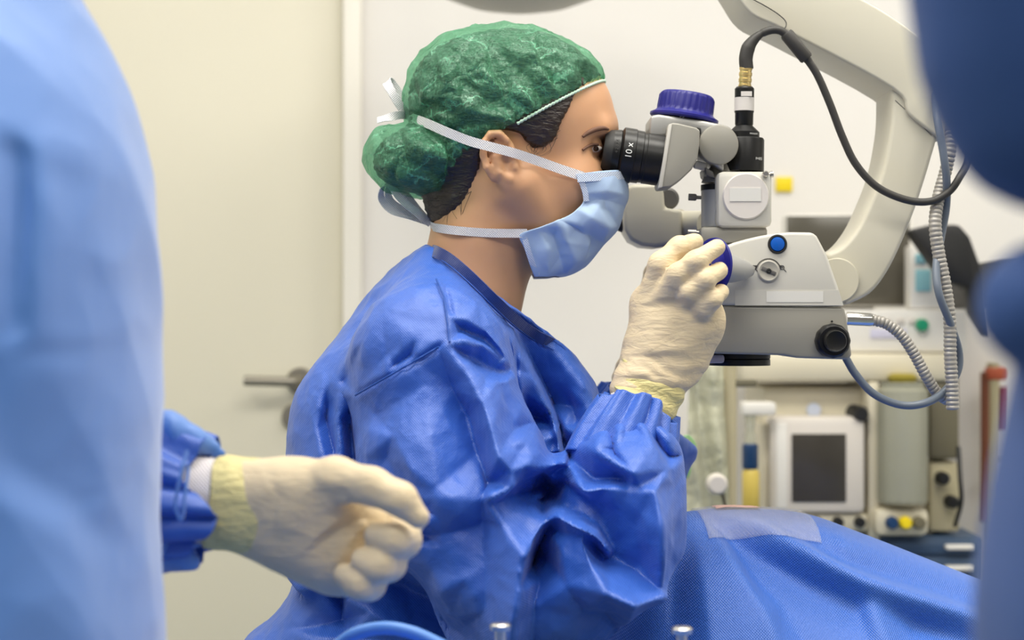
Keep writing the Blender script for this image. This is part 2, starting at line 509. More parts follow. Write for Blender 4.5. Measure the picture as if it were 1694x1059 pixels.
# ================================================================== THE ROOM
WALL_Y = 1.5
M_wall = mat('wall_paint', (240, 237, 233), 0.6, var=0.015, vscale=2.0, bump=[('noise', 160, 0.05, 0.001)])
M_door = mat('door_laminate', (228, 223, 204), 0.42, var=0.02, vscale=1.5)
M_frame = mat('door_frame_paint', (240, 236, 226), 0.4)
M_floor = mat('floor_vinyl', (120, 134, 136), 0.35, var=0.06, vscale=14)
M_ceil = mat('ceiling_paint', (240, 238, 233), 0.7)
M_handle = mat('satin_handle', (150, 145, 134), 0.45, 0.8)
M_steel = mat('brushed_steel', (190, 186, 178), 0.32, 1.0, bump=[('noise', 300, 0.05, 0.0005)])
M_chrome = mat('chrome', (225, 222, 218), 0.12, 1.0)
M_rubber = mat('black_rubber', (22, 22, 23), 0.55)
M_black = mat('black_anodised', (17, 17, 18), 0.36, 0.0, 0.4)
M_lampwhite = mat('lamp_diffuser', (255, 252, 245), 0.5, emit=((255, 248, 236), 2.2))

def struct(o): o['kind'] = 'structure'; return o
def plain_box(name, c, s, m, parent=None, bev=0.0): return box(name, c, s, m, parent, bev)
struct(plain_box('floor', (0.1, -0.55, -0.03), (5.2, 5.3, 0.06), M_floor))
struct(plain_box('ceiling', (0.1, -0.55, CEIL_Z + 0.03), (5.2, 5.3, 0.06), M_ceil))
xl = W(600, 0, WALL_Y).x                    # right side of the door frame
DX1 = W(566, 0, WALL_Y).x; DX0 = DX1 - 0.95
# back wall in one mesh with the doorway left open
bm = bmesh.new()
for c, s in (((-2.5 + DX0 - 0.04) / 2, (DX0 - 0.04) + 2.5), ((xl + 2.7) / 2, 2.7 - xl)):
    b2 = box_bm((c, WALL_Y + 0.06, CEIL_Z / 2), (s, 0.12, CEIL_Z)); me = bm_mesh('t', b2); bm.from_mesh(me); bpy.data.meshes.remove(me)
b2 = box_bm(((DX0 - 0.04 + xl) / 2, WALL_Y + 0.06, (2.1 + CEIL_Z) / 2), (xl - DX0 + 0.04, 0.12, CEIL_Z - 2.1)); me = bm_mesh('t', b2); bm.from_mesh(me); bpy.data.meshes.remove(me)
struct(link('wall_back', bm_mesh('wall_back', bm), M_wall, None, False))
struct(plain_box('wall_left', (-2.5 - 0.06, -0.55, CEIL_Z / 2), (0.12, 5.3, CEIL_Z), M_wall))
struct(plain_box('wall_right', (2.7 + 0.06, -0.55, CEIL_Z / 2), (0.12, 5.3, CEIL_Z), M_wall))
M_base = mat('skirting', (205, 205, 198), 0.5)
struct(box('baseboard_back', ((xl + 2.7) / 2, WALL_Y - 0.008, 0.05), (2.7 - xl, 0.016, 0.10), M_base, None, 0.003))
# door
d1 = struct(box('door_1', ((DX0 + DX1) / 2, WALL_Y + 0.03, 1.025), (DX1 - DX0, 0.045, 2.05), M_door, None, 0.003))
box('kick_plate', ((DX0 + DX1) / 2, WALL_Y + 0.006, 0.14), (DX1 - DX0 - 0.04, 0.003, 0.24), M_steel, d1, 0.0)
# door frame: two jambs and a head
for nm, c, s in (('trim_1', ((DX1 + xl) / 2 + 0.002, WALL_Y + 0.02, 1.05), (xl - DX1 - 0.004, 0.11, 2.10)),
                 ('trim_2', (DX0 - 0.02, WALL_Y + 0.02, 1.05), (0.036, 0.11, 2.10)),
                 ('trim_3', ((DX0 + xl) / 2, WALL_Y + 0.02, 2.08), (xl - DX0, 0.112, 0.05))):
    struct(box(nm, c, s, M_frame, None, 0.004))
# lever handle, lock rose
hy = WALL_Y + 0.008
p = W(497, 630, hy)
hr = lathe('handle_rose', p, p + Vector((0, -0.010, 0)), [(0, .026), (.7, .026), (1, .023), (1, 0)], M_handle, d1)
q = p + Vector((0, -0.052, 0))
tube('lever_handle', [p, p + Vector((0, -.03, 0)), q + Vector((-.006, 0, 0)), q + Vector((-.03, -.002, 0)), W(404, 630, WALL_Y - .045)], 0.0095, M_handle, d1, 12)
p = W(489, 690, hy)
lathe('lock_rose', p, p + Vector((0, -0.010, 0)), [(0, .026), (.7, .026), (1, .023), (1, 0)], M_handle, d1)
box('lock_cylinder', p + Vector((0, -0.014, -.004)), (.010, .010, .024), M_steel, d1, .002)

# ceiling light panels (all out of view; the pair behind the camera is added fill)
for i, (x, y, watt) in enumerate(PANELS):
    t = thing('ceiling_light', (x, y, CEIL_Z), 'unseen flat white rectangular light panel on the ceiling of the operating room', 'ceiling light', 'ceiling light panels')
    bm = bmesh.new()
    for c, s in (((x - .59, y, CEIL_Z - .02), (.03, .62, .04)), ((x + .59, y, CEIL_Z - .02), (.03, .62, .04)),
                 ((x, y - .295, CEIL_Z - .02), (1.15, .03, .04)), ((x, y + .295, CEIL_Z - .02), (1.15, .03, .04))):
        me = bm_mesh('t', box_bm(c, s, .003)); bm.from_mesh(me); bpy.data.meshes.remove(me)
    link('frame', bm_mesh('frame', bm), M_frame, t)
    box('diffuser', (x, y, CEIL_Z - .02), (1.148, .558, .02), M_lampwhite, t, 0)

# ------------------------------------------------------------------ ceiling mounted surgical lamp, its bowl dips into view
ly = 1.0
p = W(860, 20, ly)
t = thing('surgical_lamp', (p.x, ly, p.z), 'grey dome of a ceiling-hung lamp dipping in above the green cap', 'surgical lamp')
M_lampgrey = mat('lamp_shell', (196, 190, 176), 0.45)
prof = [(0, 0), (.02, .04), (.07, .085), (.16, .125), (.32, .165), (.55, .195), (.75, .20), (.9, .18), (1, .12), (1, 0)]
lathe('lamp_dome', p, p + Vector((0, 0, .17)), prof, M_lampgrey, t, 48)
tube('lamp_yoke', [p + Vector((0, 0, .15)), p + Vector((0, 0, .28)), p + Vector((.04, 0, .40)), p + Vector((.3, .02, .48)), p + Vector((.34, .02, .62))], .018, M_lampgrey, t)
lathe('ceiling_column', Vector((p.x + .34, ly + .02, p.z + .55)), Vector((p.x + .34, ly + .02, CEIL_Z)), [(0, .032), (.9, .032), (.9, .09), (1, .09)], M_lampgrey, t)

# ================================================================== BACKGROUND EQUIPMENT against the back wall
M_cream = mat('machine_cream', (222, 214, 190), 0.45, var=0.02)
M_cream2 = mat('machine_cream_dark', (190, 180, 146), 0.5, var=0.03)
M_white = mat('machine_white', (236, 233, 226), 0.4)
M_bezel = mat('bezel_grey_white', (222, 215, 206), 0.4)
M_screen = mat('dark_screen', (66, 62, 56), 0.25, var=0.35, vscale=7)
M_screen2 = mat('monitor_screen', (88, 84, 74), 0.18, var=0.10, vscale=3)
M_navy = mat('navy_plastic', (28, 62, 104), 0.4)
M_yellow = mat('bottle_yellow', (214, 190, 92), 0.4)
M_olive = mat('olive_box', (112, 106, 84), 0.5)
M_bluegrey = mat('drawer_bluegrey', (62, 84, 112), 0.45)
M_red = mat('pole_red', (150, 34, 28), 0.4)
M_brown = mat('pole_brown', (128, 74, 52), 0.5)
M_glassy = mat('clear_canister', (196, 196, 176), 0.12, alpha=0.55)
M_green = mat('green_button', (20, 150, 110), 0.4)
M_cyan = mat('cyan_panel', (150, 205, 214), 0.4)
M_sticker = mat('yellow_sticker', (250, 222, 20), 0.5)
M_plastic = mat('clear_plastic_film', (206, 206, 178), 0.25, alpha=0.62, bump=[('noise', 22, 0.9, 0.02)])
EY = 1.12                                                  # front of the anaesthesia machine
am = thing('anaesthesia_machine', W(1400, 1100, EY + .15), 'cream anaesthesia machine with a small dark screen and row of knobs', 'medical machine')
am.location.z = 0.0
# carcass with a back plate and open front bays
pbox('cabinet', 1262, 640, 1545, 900, EY + .06, .24, M_cream, am, .01)
pbox('top_shelf', 1225, 585, 1590, 632, EY + .01, .30, M_cream, am, .012)
pbox('side_column', 1436, 632, 1456, 900, EY + .01, .20, M_cream, am, .006)
pbox('side_column', 1260, 700, 1272, 900, EY + .02, .20, M_cream, am, .004)
sc_ = pbox('screen_module', 1276, 690, 1432, 850, EY - .01, .08, M_bezel, am, .010)
pbox('screen', 1310, 718, 1400, 831, EY - .0125, .006, M_screen, sc_, .001)
pbox('button_strip', 1284, 700, 1302, 842, EY - .0125, .006, M_white, sc_, .002)
pbox('knob_rail', 1276, 850, 1436, 880, EY + .0, .08, M_cream, am, .006)
for u in (1350, 1385, 1421):
    p = W(u, 863, EY); lathe('knob', p, p - Vector((0, .02, 0)), [(0, .009), (.8, .009), (1, .0075), (1, 0)], M_rubber, am, 20)
p = W(1412, 682, EY + .06); lathe('dial', p, p - Vector((0, .075, 0)), [(0, .014), (.85, .014), (1, .011), (1, 0)], M_rubber, am, 24)
p = W(1345, 678, EY + .06); lathe('badge', p, p - Vector((0, .01, 0)), [(0, .012), (1, .012), (1, 0)], mat('badge_blue', (206, 214, 232), .4), am, 20)
cn = W(1494, 632, EY - .01); cb = W(1494, 832, EY - .01)
cn.y = cb.y = EY - .005
lathe('absorber_canister', cb, cn, [(0, .040), (.03, .043), (.93, .043), (.96, .036), (1, .036), (1, 0)], M_glassy, am, 32)
lathe('canister_core', cb + Vector((0, 0, .004)), cb + Vector((0, 0, .19)), [(0, .030), (1, .030), (1, 0)], mat('soda_lime', (176, 174, 160), .8, bump=[('noise', 90, .5, .004)]), am, 24)
lathe('canister_lid', cn, cn + Vector((0, 0, .014)), [(0, .022), (.6, .026), (1, .018), (1, 0)], mat('lid_olive_yellow', (150, 136, 40), .5), am, 24)
pbox('valve_panel', 1448, 842, 1538, 888, EY - .02, .10, M_cream, am, .012)
for u, mm in ((1474, M_navy), (1496, M_sticker), (1519, M_olive)):
    p = W(u, 864, EY - .02); lathe('valve_knob', p, p - Vector((0, .018, 0)), [(0, .0105), (.8, .0105), (1, .008), (1, 0)], mm, am, 20)
vp = pbox('vaporiser', 1538, 612, 1588, 760, EY + .02, .16, M_olive, am, .008)
pbox('vaporiser_base', 1538, 765, 1588, 880, EY + .03, .15, M_cream2, am, .006)
for u, v in ((1556, 790), (1571, 829)):
    p = W(u, v, EY + .03); lathe('knob', p, p - Vector((0, .03, 0)), [(0, .011), (.8, .011), (1, .008), (1, 0)], M_rubber, am, 20)
tube('hose', [W(1585, 740, EY + .0), W(1588, 790, EY - .03), W(1590, 830, EY - .03), W(1580, 870, EY + .01)], .004, M_rubber, am, 10)
db = pbox('drawer_base', 1262, 888, 1628, 1180, EY + .02, .32, M_bluegrey, am, .006)
db.scale = (1, 1, 1)
for v0, v1 in ((895, 918), (922, 960), (964, 1020), (1024, 1090)):
    dr = pbox('drawer', 1470, v0, 1622, v1, EY + .012, .02, M_bluegrey, am, .004)
    pbox('drawer_handle', 1566, (v0 + v1) / 2 - 4, 1614, (v0 + v1) / 2 + 4, EY - .006, .02, M_white, dr, .003)
for u in (1290, 1600):
    for yy in (EY + .07, EY + .29):
        p = W(u, 530, yy); p.z = 0
        lathe('castor', p + Vector((0, -.015, .035)), p + Vector((0, .015, .035)), [(0, .028), (.1, .035), (.9, .035), (1, .028)], M_rubber, am, 24)
        q = W(u, 530, yy); lathe('castor_fork', Vector((p.x, p.y, .02)), Vector((p.x, p.y, .42)), [(0, .012), (1, .02)], M_steel, am, 16)
# flow meter bottle on the left flank
fy = EY - .03
fm = thing('oxygen_flow_meter', W(1241, 840, fy), 'flow meter with glass tube, navy collar and yellow bottle on a white bracket', 'flow meter')
pbox('bracket', 1229, 666, 1284, 687, fy - .01, .05, M_white, fm, .004)
a, b = W(1241, 736, fy), W(1241, 687, fy); lathe('glass_tube', a, b, [(0, .010), (.3, .010), (.5, .007), (1, .010)], M_glassy, fm, 20)
p = W(1241, 705, fy); lathe('float_ball', p - Vector((0, 0, .006)), p + Vector((0, 0, .006)), [(0, 0), (.2, .005), (.5, .0065), (.8, .005), (1, 0)], M_chrome, fm, 16)
a, b = W(1241, 776, fy), W(1241, 734, fy); lathe('collar', a, b, [(0, .012), (.06, .0135), (.94, .0135), (1, .011)], M_navy, fm, 24)
a, b = W(1242, 846, fy), W(1242, 776, fy); lathe('bottle', a, b, [(0, .0125), (.04, .0145), (.92, .0145), (1, .011)], M_yellow, fm, 24)
# the stand pole that carries bracket and bag
sp = thing('drip_stand', W(1207, 900, EY - .26), 'pale olive upright pole behind the lifted gloved hand', 'stand')
sp.location.z = 0
a = W(1207, 600, EY - .26); lathe('pole', Vector((a.x, a.y, .03)), Vector((a.x, a.y, a.z + .02)), [(0, .011), (1, .011), (1, 0)], M_cream2, sp, 20)
box('crossbar', W(1212, 634, EY - .26), (.075, .014, .012), M_olive, sp, .003)
for k in range(5):
    an = k * 2 * math.pi / 5
    tube('foot', [Vector((a.x, a.y, .07)), Vector((a.x + .12 * math.cos(an), a.y + .12 * math.sin(an), .05)), Vector((a.x + .2 * math.cos(an), a.y + .2 * math.sin(an), .014))], .011, M_steel, sp, 10)
# clear plastic film hanging from a rail (crumpled sheet)
def crumpled_sheet(name, u0, v0, u1, v1, y, amp, m, nu=40, nv=60, seed=3, flare=0.0):
    vs = []; fs = []
    for j in range(nv + 1):
        for i in range(nu + 1):
            s, q = i / nu, j / nv
            sp_ = (s - .5) * (1 + flare * q) + .5
            w = W(u0 + (u1 - u0) * sp_, v0 + (v1 - v0) * q, y)
            vs.append(w)
            if i < nu and j < nv: k = j * (nu + 1) + i; fs.append((k, k + 1, k + nu + 2, k + nu + 1))
    v = np.array([tuple(p) for p in vs]); 
    v[:, 1] += amp * np.sin(v[:, 0] * 150 + 3 * np.sin(v[:, 2] * 7)) + amp * .8 * (ridge_noise(v, 26, seed) - .3)
    return mesh_np(name, v, fs)
o = link('plastic_cover', crumpled_sheet('plastic_cover', 1140, 604, 1198, 905, EY - .30, .012, None, 40, 70, 5, .35), M_plastic)
tag(o, 'crumpled clear plastic cover hanging beside the pole behind the gloved hand', 'plastic cover')
md = o.modifiers.new('thickness', 'SOLIDIFY'); md.thickness = .0006
t = thing('drip_regulator', W(1188, 800, EY - .35), 'small round grey regulator knob in front of the plastic cover', 'regulator')
p = W(1185, 800, EY - .35); lathe('dial', p, p - Vector((0, .02, 0)), [(0, .016), (.7, .016), (1, .012), (1, 0)], M_bezel, t, 24)
tube('line', [p, W(1194, 815, EY - .345), W(1200, 840, EY - .34), W(1199, 870, EY - .34), W(1200, 905, EY - .34)], .003, M_olive, t, 8)
t = thing('green_clip', W(1136, 775, EY - .36), 'bright green clip beside the plastic cover', 'clip')
p = W(1136, 772, EY - .36); lathe('clip_body', p - Vector((0, 0, .016)), p + Vector((0, 0, .016)), [(0, .003), (.3, .006), (.7, .006), (1, .003)], mat('clip_green', (120, 190, 110), .4), t, 16)
tube('clip_loop', [p + Vector((0, 0, .012)), p + Vector((.012, 0, .03)), p + Vector((0, 0, .045)), p + Vector((-.012, 0, .03)), p + Vector((0, 0, .012))], .002, mat('clip_green', (120, 214, 110), .4), t, 8)

# big dark display on an arm behind the microscope
my = EY + .12
mo = thing('patient_monitor', W(1405, 505, my), 'large dark flat screen behind the curved microscope arm', 'monitor')
pbox('housing', 1300, 354, 1512, 508, my, .05, M_white, mo, .006)
pbox('screen', 1302, 357, 1505, 505, my - .003, .01, M_screen2, mo, .002)
a = W(1405, 508, my); 
lathe('stand_neck', Vector((a.x, my + .03, W(0, 512, EY + .04).z + .001)), Vector((a.x, my + .055, a.z + .03)), [(0, .05), (.12, .05), (.2, .02), (1, .02)], M_white, mo, 24)
# white control panel
cp = thing('control_panel', W(1500, 585, EY + .05), 'white control console with a green button under the dark screen', 'control panel')
pbox('console', 1300, 512, 1600, 584, EY + .04, .16, M_white, cp, .008)
pbox('side_display', 1506, 405, 1562, 512, EY + .05, .05, M_white, cp, .006)
pbox('cyan_tile', 1515, 420, 1532, 436, EY + .047, .006, M_cyan, cp, .001)
pbox('cyan_tile', 1515, 446, 1540, 482, EY + .047, .006, M_cyan, cp, .001)
p = W(1524, 538, EY + .04); lathe('green_knob', p, p - Vector((0, .016, 0)), [(0, .011), (.8, .0105), (1, .008), (1, 0)], M_green, cp, 24)
for u in (1440, 1462, 1484, 1504): pbox('key', u, 526, u + 12, 536, EY + .036, .008, M_bezel, cp, .001)
pbox('cyan_tile', 1440, 544, 1500, 560, EY + .037, .006, mat('lilac_panel', (214, 212, 232), .4), cp, .001)
# black articulated holder right of the arm
bh = thing('monitor_boom', W(1600, 470, EY + .1), 'black angular boom arm reaching out behind the coiled hoses', 'boom arm')
prism('boom_arm', [(1505, 380), (1538, 372), (1588, 371), (1606, 392), (1628, 452), (1640, 560), (1612, 520), (1600, 476), (1574, 470), (1548, 440)], EY - .05, EY + .005, M_rubber, bh, .008)
box('wall_post', (W(1640, 0, EY).x + .03, (EY - .03 + WALL_Y) / 2, W(0, 470, EY).z), (.05, WALL_Y - EY + .03, .08), M_rubber, bh, .008)
# yellow sticker on the wall
p = W(1297, 305, WALL_Y - .004)
o = box('yellow_tag', p, (.032, .004, .028), M_sticker, None, .001); tag(o, 'small square yellow tag stuck on the white wall', 'tag')
o.rotation_euler = (0, 0, 0)
# red and cream gas pipes at right
gp = thing('gas_pipe_rack', W(1645, 900, EY + .32), 'cream pole with red and brown pipes beside the blue drawers', 'pipe rack')
gp.location.z = 0
for u, mm, r, v0, v1 in ((1643, M_cream2, .012, 600, 1200), (1630, M_brown, .009, 616, 862), (1661, M_red, .008, 640, 712), (1657, M_brown, .009, 800, 1100)):
    a = W(u, v0, EY + .32); b = W(u, v1, EY + .32)
    if mm is M_cream2: b.z = 0.0
    lathe('pipe', b, a, [(0, r), (1, r), (1, 0)], mm, gp, 20)
box('red_cap', W(1648, 618, EY + .32), (.04, .03, .025), mat('cap_orange_red', (190, 92, 60), .5), gp, .006)
for v in (660, 760, 860): box('clamp', W(1645, v, EY + .335), (.05, .02, .012), M_cream2, gp, .003)
box('rack_foot', Vector((W(1645, 0, EY + .32).x, EY + .32, .012)), (.10, .10, .024), M_steel, gp, .005)

# ================================================================== SURGICAL MICROSCOPE
M_sil = mat('scope_light_grey', (202, 199, 190), 0.38, coat=0.1, var=0.01)
M_sil2 = mat('scope_mid_grey', (150, 147, 138), 0.40, 0.1)
M_silv = mat('scope_silver', (172, 171, 168), 0.36, 0.25)
M_dgrey = mat('scope_dark_grey', (96, 94, 92), 0.4)
M_creamarm = mat('scope_cream', (206, 201, 184), 0.42, coat=0.1)
M_bluecap = mat('silicone_blue', (20, 20, 120), 0.42, sss=0.05, sssr=(.002, .002, .006))
M_bluebtn = mat('button_blue', (14, 92, 190), 0.25, coat=.5)
M_gold = mat('connector_gold', (224, 200, 140), 0.28, 0.85)
M_print = mat('print_white', (225, 225, 222), 0.5)
M_printd = mat('print_dark', (70, 68, 66), 0.5)
M_disc = mat('cover_disc', (216, 210, 205), 0.42)
M_label = mat('label_film', (222, 220, 214), 0.25, coat=.4)
M_cable = mat('cable_black', (52, 50, 48), 0.5)
M_cableg = mat('cable_blue_grey', (104, 114, 128), 0.35)
M_hose = mat('hose_grey', (164, 160, 154), 0.38, 0.25)

BF = -0.055                                                 # near face of the microscope body
sm = thing('surgical_microscope', W(1290, 604, 0), 'grey surgical microscope with black eyepieces and cream curved carrier arm', 'microscope')
# --- main housings
hs = prism('upper_housing', [(1172, 505), (1178, 430), (1197, 408), (1215, 401), (1233, 396), (1254, 391), (1276, 387), (1306, 384), (1345, 384.5), (1352, 391), (1368, 421), (1384, 466), (1397, 507)], BF, .055, M_sil, sm, .0035, 3)
lh = prism('lower_housing', [(1176, 506), (1397, 508.5), (1401, 524), (1410, 588), (1404, 595), (1362, 594), (1320, 592.5), (1296, 588), (1171, 585), (1172, 556)], BF + .0015, .0535, M_sil2, sm, .003, 3, yref=BF)
# body print, dial, buttons, labels
def on_face(u, v, rot=0.0, y=BF, off=.0004):
    c = W(u, v, y)
    ca, sa = math.cos(rot), math.sin(rot)
    return lambda x, z, e: Vector((c.x + ca * x - sa * z, y - off - e, c.z + sa * x + ca * z))
p = W(1286, 404, BF)
lathe('button_bezel', p + Vector((0, .002, 0)), p - Vector((0, .0022, 0)), [(0, R(16, BF)), (.7, R(16, BF)), (1, R(14.5, BF)), (1, R(12.6, BF)), (.6, R(12.4, BF))], M_rubber, hs, 40, cap=False)
lathe('blue_button', p + Vector((0, .001, 0)), p - Vector((0, .003, 0)), [(0, R(12.4, BF)), (.55, R(12.3, BF)), (.85, R(11, BF)), (1, R(7, BF)), (1.03, 0)], M_bluebtn, hs, 40)
p = W(1271, 448.5, BF)
zd = lathe('zoom_dial', p + Vector((0, .001, 0)), p - Vector((0, .0032, 0)), [(0, R(18, BF)), (.75, R(18, BF)), (.95, R(16.6, BF)), (1, R(15.5, BF)), (.9, R(14.5, BF)), (.9, 0)], mat('dial_grey', (176, 172, 162), .5, .0), hs, 40)
rot = Matrix.Rotation(math.radians(24), 3, 'Y')
box('slot_bar', p - Vector((0, .0032, 0)), (R(25, BF), .0012, R(6.5, BF)), M_dgrey, zd, .0004, 2, rot)
lathe('hub', p - Vector((0, .0032, 0)), p - Vector((0, .0046, 0)), [(0, R(4.5, BF)), (.8, R(4.2, BF)), (1, R(3, BF)), (1, R(1.6, BF)), (.4, 0)], M_rubber, zd, 20)
pr = [p + Vector((math.cos(a) * R(20.5, BF), -.0005, math.sin(a) * R(20.5, BF))) for a in np.radians(np.linspace(15, 165, 13))]
tube('zoom_arc', pr, .0005, M_printd, hs, 6, 3)
for sgn, a0 in ((1, 15), (-1, 165)):
    a = math.radians(a0); e = p + Vector((math.cos(a) * R(20.5, BF), -.0005, math.sin(a) * R(20.5, BF)))
    lathe('arrow_tip', e + Vector((0, 0, R(4, BF))), e - Vector((sgn * -.0004, 0, R(4, BF))), [(0, R(2.4, BF)), (1, 0.0001)], M_printd, hs, 8)
for u, v, s, du, dv in ((1247, 442.5, '-', 6, 6), (1294, 442.5, '+', 6, 6.5)):
    c = W(u, v, BF) - Vector((0, .0004, 0))
    ring = [c + Vector((math.cos(a) * R(3.2, BF), 0, math.sin(a) * R(3.2, BF))) for a in np.linspace(0, 6.283, 13)]
    tube('magnifier_ring', ring, .0004, M_printd, hs, 6, 2)
    e = W(u + 6.5, v + 7, BF) - Vector((0, .0004, 0)); tube('magnifier_stem', [c + (e - c) * .36, c + (e - c) * .7, e], .0004, M_printd, hs, 6, 2)
    text_obj('magnifier_sign', s, R(7, BF), M_printd, hs, on_face(u, v))
prism('label_film', [(1216, 480), (1387, 480), (1395.5, 505.5), (1216, 505.5)], BF - .0003, BF + .001, M_sil, hs, 0)
pbox('label_strip', 1268, 482, 1362, 500, BF - .0007, .001, M_label, hs, 0)
# big black knob at the lower corner
p = W(1376.5, 564, BF)
kb = lathe('focus_knob', p + Vector((0, .002, 0)), p - Vector((0, .012, 0)), [(0, R(28.5, BF)), (.6, R(28.5, BF)), (.85, R(27, BF)), (1, R(24, BF)), (1, 0)], M_black, lh, 48, ribs=(36, 0, 2, .0003))
lathe('knob_cap', p - Vector((0, .011, 0)), p - Vector((0, .024, 0)), [(0, R(19, BF)), (.7, R(18.2, BF)), (1, R(16.5, BF)), (.96, R(14.5, BF)), (.9, 0)], M_black, kb, 48)
p = W(1376, 532, BF); lathe('index_dot', p, p - Vector((0, .001, 0)), [(0, R(1.8, BF)), (1, R(1.8, BF)), (1, 0)], M_rubber, lh, 12)
# objective lens mount under the body
c0, c1 = W(1222, 604.5, 0), W(1222, 583, 0)
rr = R(52, 0)
ob = lathe('objective_lens', c0, c1, [(.1, 0), (.1, rr * .78), (0, rr * .86), (0, rr), (.45, rr), (.5, rr * .97), (.55, rr), (1, rr)], M_black, sm, 56, cap=False)
pbox('lens_clip', 1168.5, 586.5, 1199, 601, BF + .015, .03, mat('clip_lilac_grey', (168, 160, 172), .4), ob, .003)
pbox('lens_tab', 1228, 589, 1238, 603, BF + .024, .01, M_dgrey, ob, .001)
# --- handgrip knob: silver cone, blue silicone cap with flange; one on each side
def grip(side):
    a = W(1246, 448.5, -.060); b = W(1180, 441, -.090); c = W(1112, 434, -.120)
    if side > 0:
        for q in (a, b, c): q.y = -q.y
    lathe('grip_cone', a, b, [(0, .002), (.06, .0060), (.2, .0098), (.5, .0142), (.8, .0165), (1, .0172), (1.05, .0172), (1.05, 0)], M_silv, sm, 40)
    g = lathe('grip_cap', b, c, [(-.02, .0165), (-.02, .0285), (.0, .0295), (.04, .0290), (.055, .0215), (.3, .0205), (.75, .0190), (.92, .0170), (1, .012), (1, 0)], M_bluecap, sm, 56, cap=False)
    return g
grip(-1); grip(1)
# --- neck: column, base block, beam splitter cube with cover disc
c0, c1 = W(1212, 402, 0), W(1212, 374, 0)
pbox('neck_base', 1159, 375, 1270, 403, -.036, .072, M_sil2, sm, .004)
c0, c1 = W(1196, 376, -.0), W(1196, 308, -.0)
lathe('neck_column', c0, c1, [(0, R(36)), (1, R(36)), (1, 0)], M_silv, sm, 48)
c2 = W(1196, 315.5, 0); lathe('column_ring', c2, W(1196, 306, 0), [(0, R(36.6)), (1, R(36.6)), (1, 0)], M_black, sm, 48)
lathe('column_taper', W(1196, 306, 0), W(1200, 272, 0), [(0, R(36)), (.35, R(33)), (1, R(20)), (1, 0)], M_sil2, sm, 48)
bs = pbox('beam_splitter', 1187, 283.5, 1277.5, 376, -.044, .085, M_sil, sm, .006)
p = W(1233.5, 325, -.044)
dc = lathe('cover_disc', p + Vector((0, .001, 0)), p - Vector((0, .0035, 0)), [(0, R(38.5, -.044)), (.6, R(38.5, -.044)), (1, R(36.5, -.044)), (1, 0)], M_disc, bs, 56)
pbox('disc_label', 1207, 311, 1259, 333, -.0482, .001, M_label, dc, 0)
p = W(1266, 288, -.044)
lathe('set_screw', p, p - Vector((0, .006, 0)), [(0, R(5)), (.8, R(5)), (1, R(3.6)), (1, 0)], M_steel, bs, 16)
lathe('set_screw', W(1272, 289, -.04), W(1279, 288, -.04), [(0, R(3)), (.3, R(3)), (.3, R(5)), (1, R(5)), (1, 0)], M_steel, bs, 16)
a, b = W(1160, 327, -.01), W(1139, 326, -.01)
lathe('thumb_screw', a, b, [(0, R(3)), (.35, R(3)), (.38, R(4.5)), (.45, R(5.3)), (1, R(5.3)), (1, 0)], M_dgrey, sm, 24, ribs=(12, 3, 4, .0003))
a, b = W(1158, 385, -.02), W(1138, 384, -.02)
lathe('thumb_screw', a, b, [(0, R(3)), (.3, R(3)), (.34, R(5)), (1, R(5)), (1, 0)], M_steel, sm, 24)
# --- binocular tube: top housing, pivot, eyepiece holders
th = prism('tube_housing', [(1076, 191), (1090, 189), (1162, 199), (1206, 208), (1213, 216), (1206, 226), (1199, 238), (1198, 284), (1186, 276), (1166, 262), (1158, 236), (1155, 214), (1108, 214), (1104, 226), (1074, 226)], -.030, .040, M_silv, sm, .004, 3)
p = W(1188, 240, -.030)
lathe('pivot_disc', p + Vector((0, .008, 0)), p - Vector((0, .006, 0)), [(0, R(33, -.03)), (.85, R(33, -.03)), (.95, R(32, -.03)), (1, R(30, -.03)), (1, 0)], M_sil2, sm, 48)
prism('tube_recess', [(1112, 204), (1160, 212), (1160, 222), (1112, 216)], -.0345, -.02, M_rubber, sm, .001)
prism('link_rod', [(1150, 265), (1172, 270), (1168, 282), (1148, 277)], -.022, -.008, M_sil, sm, .002)
prism('lower_link', [(1166, 276), (1180, 283), (1184, 296), (1168, 290)], -.026, .03, M_dgrey, sm, .002)
EYEP = []
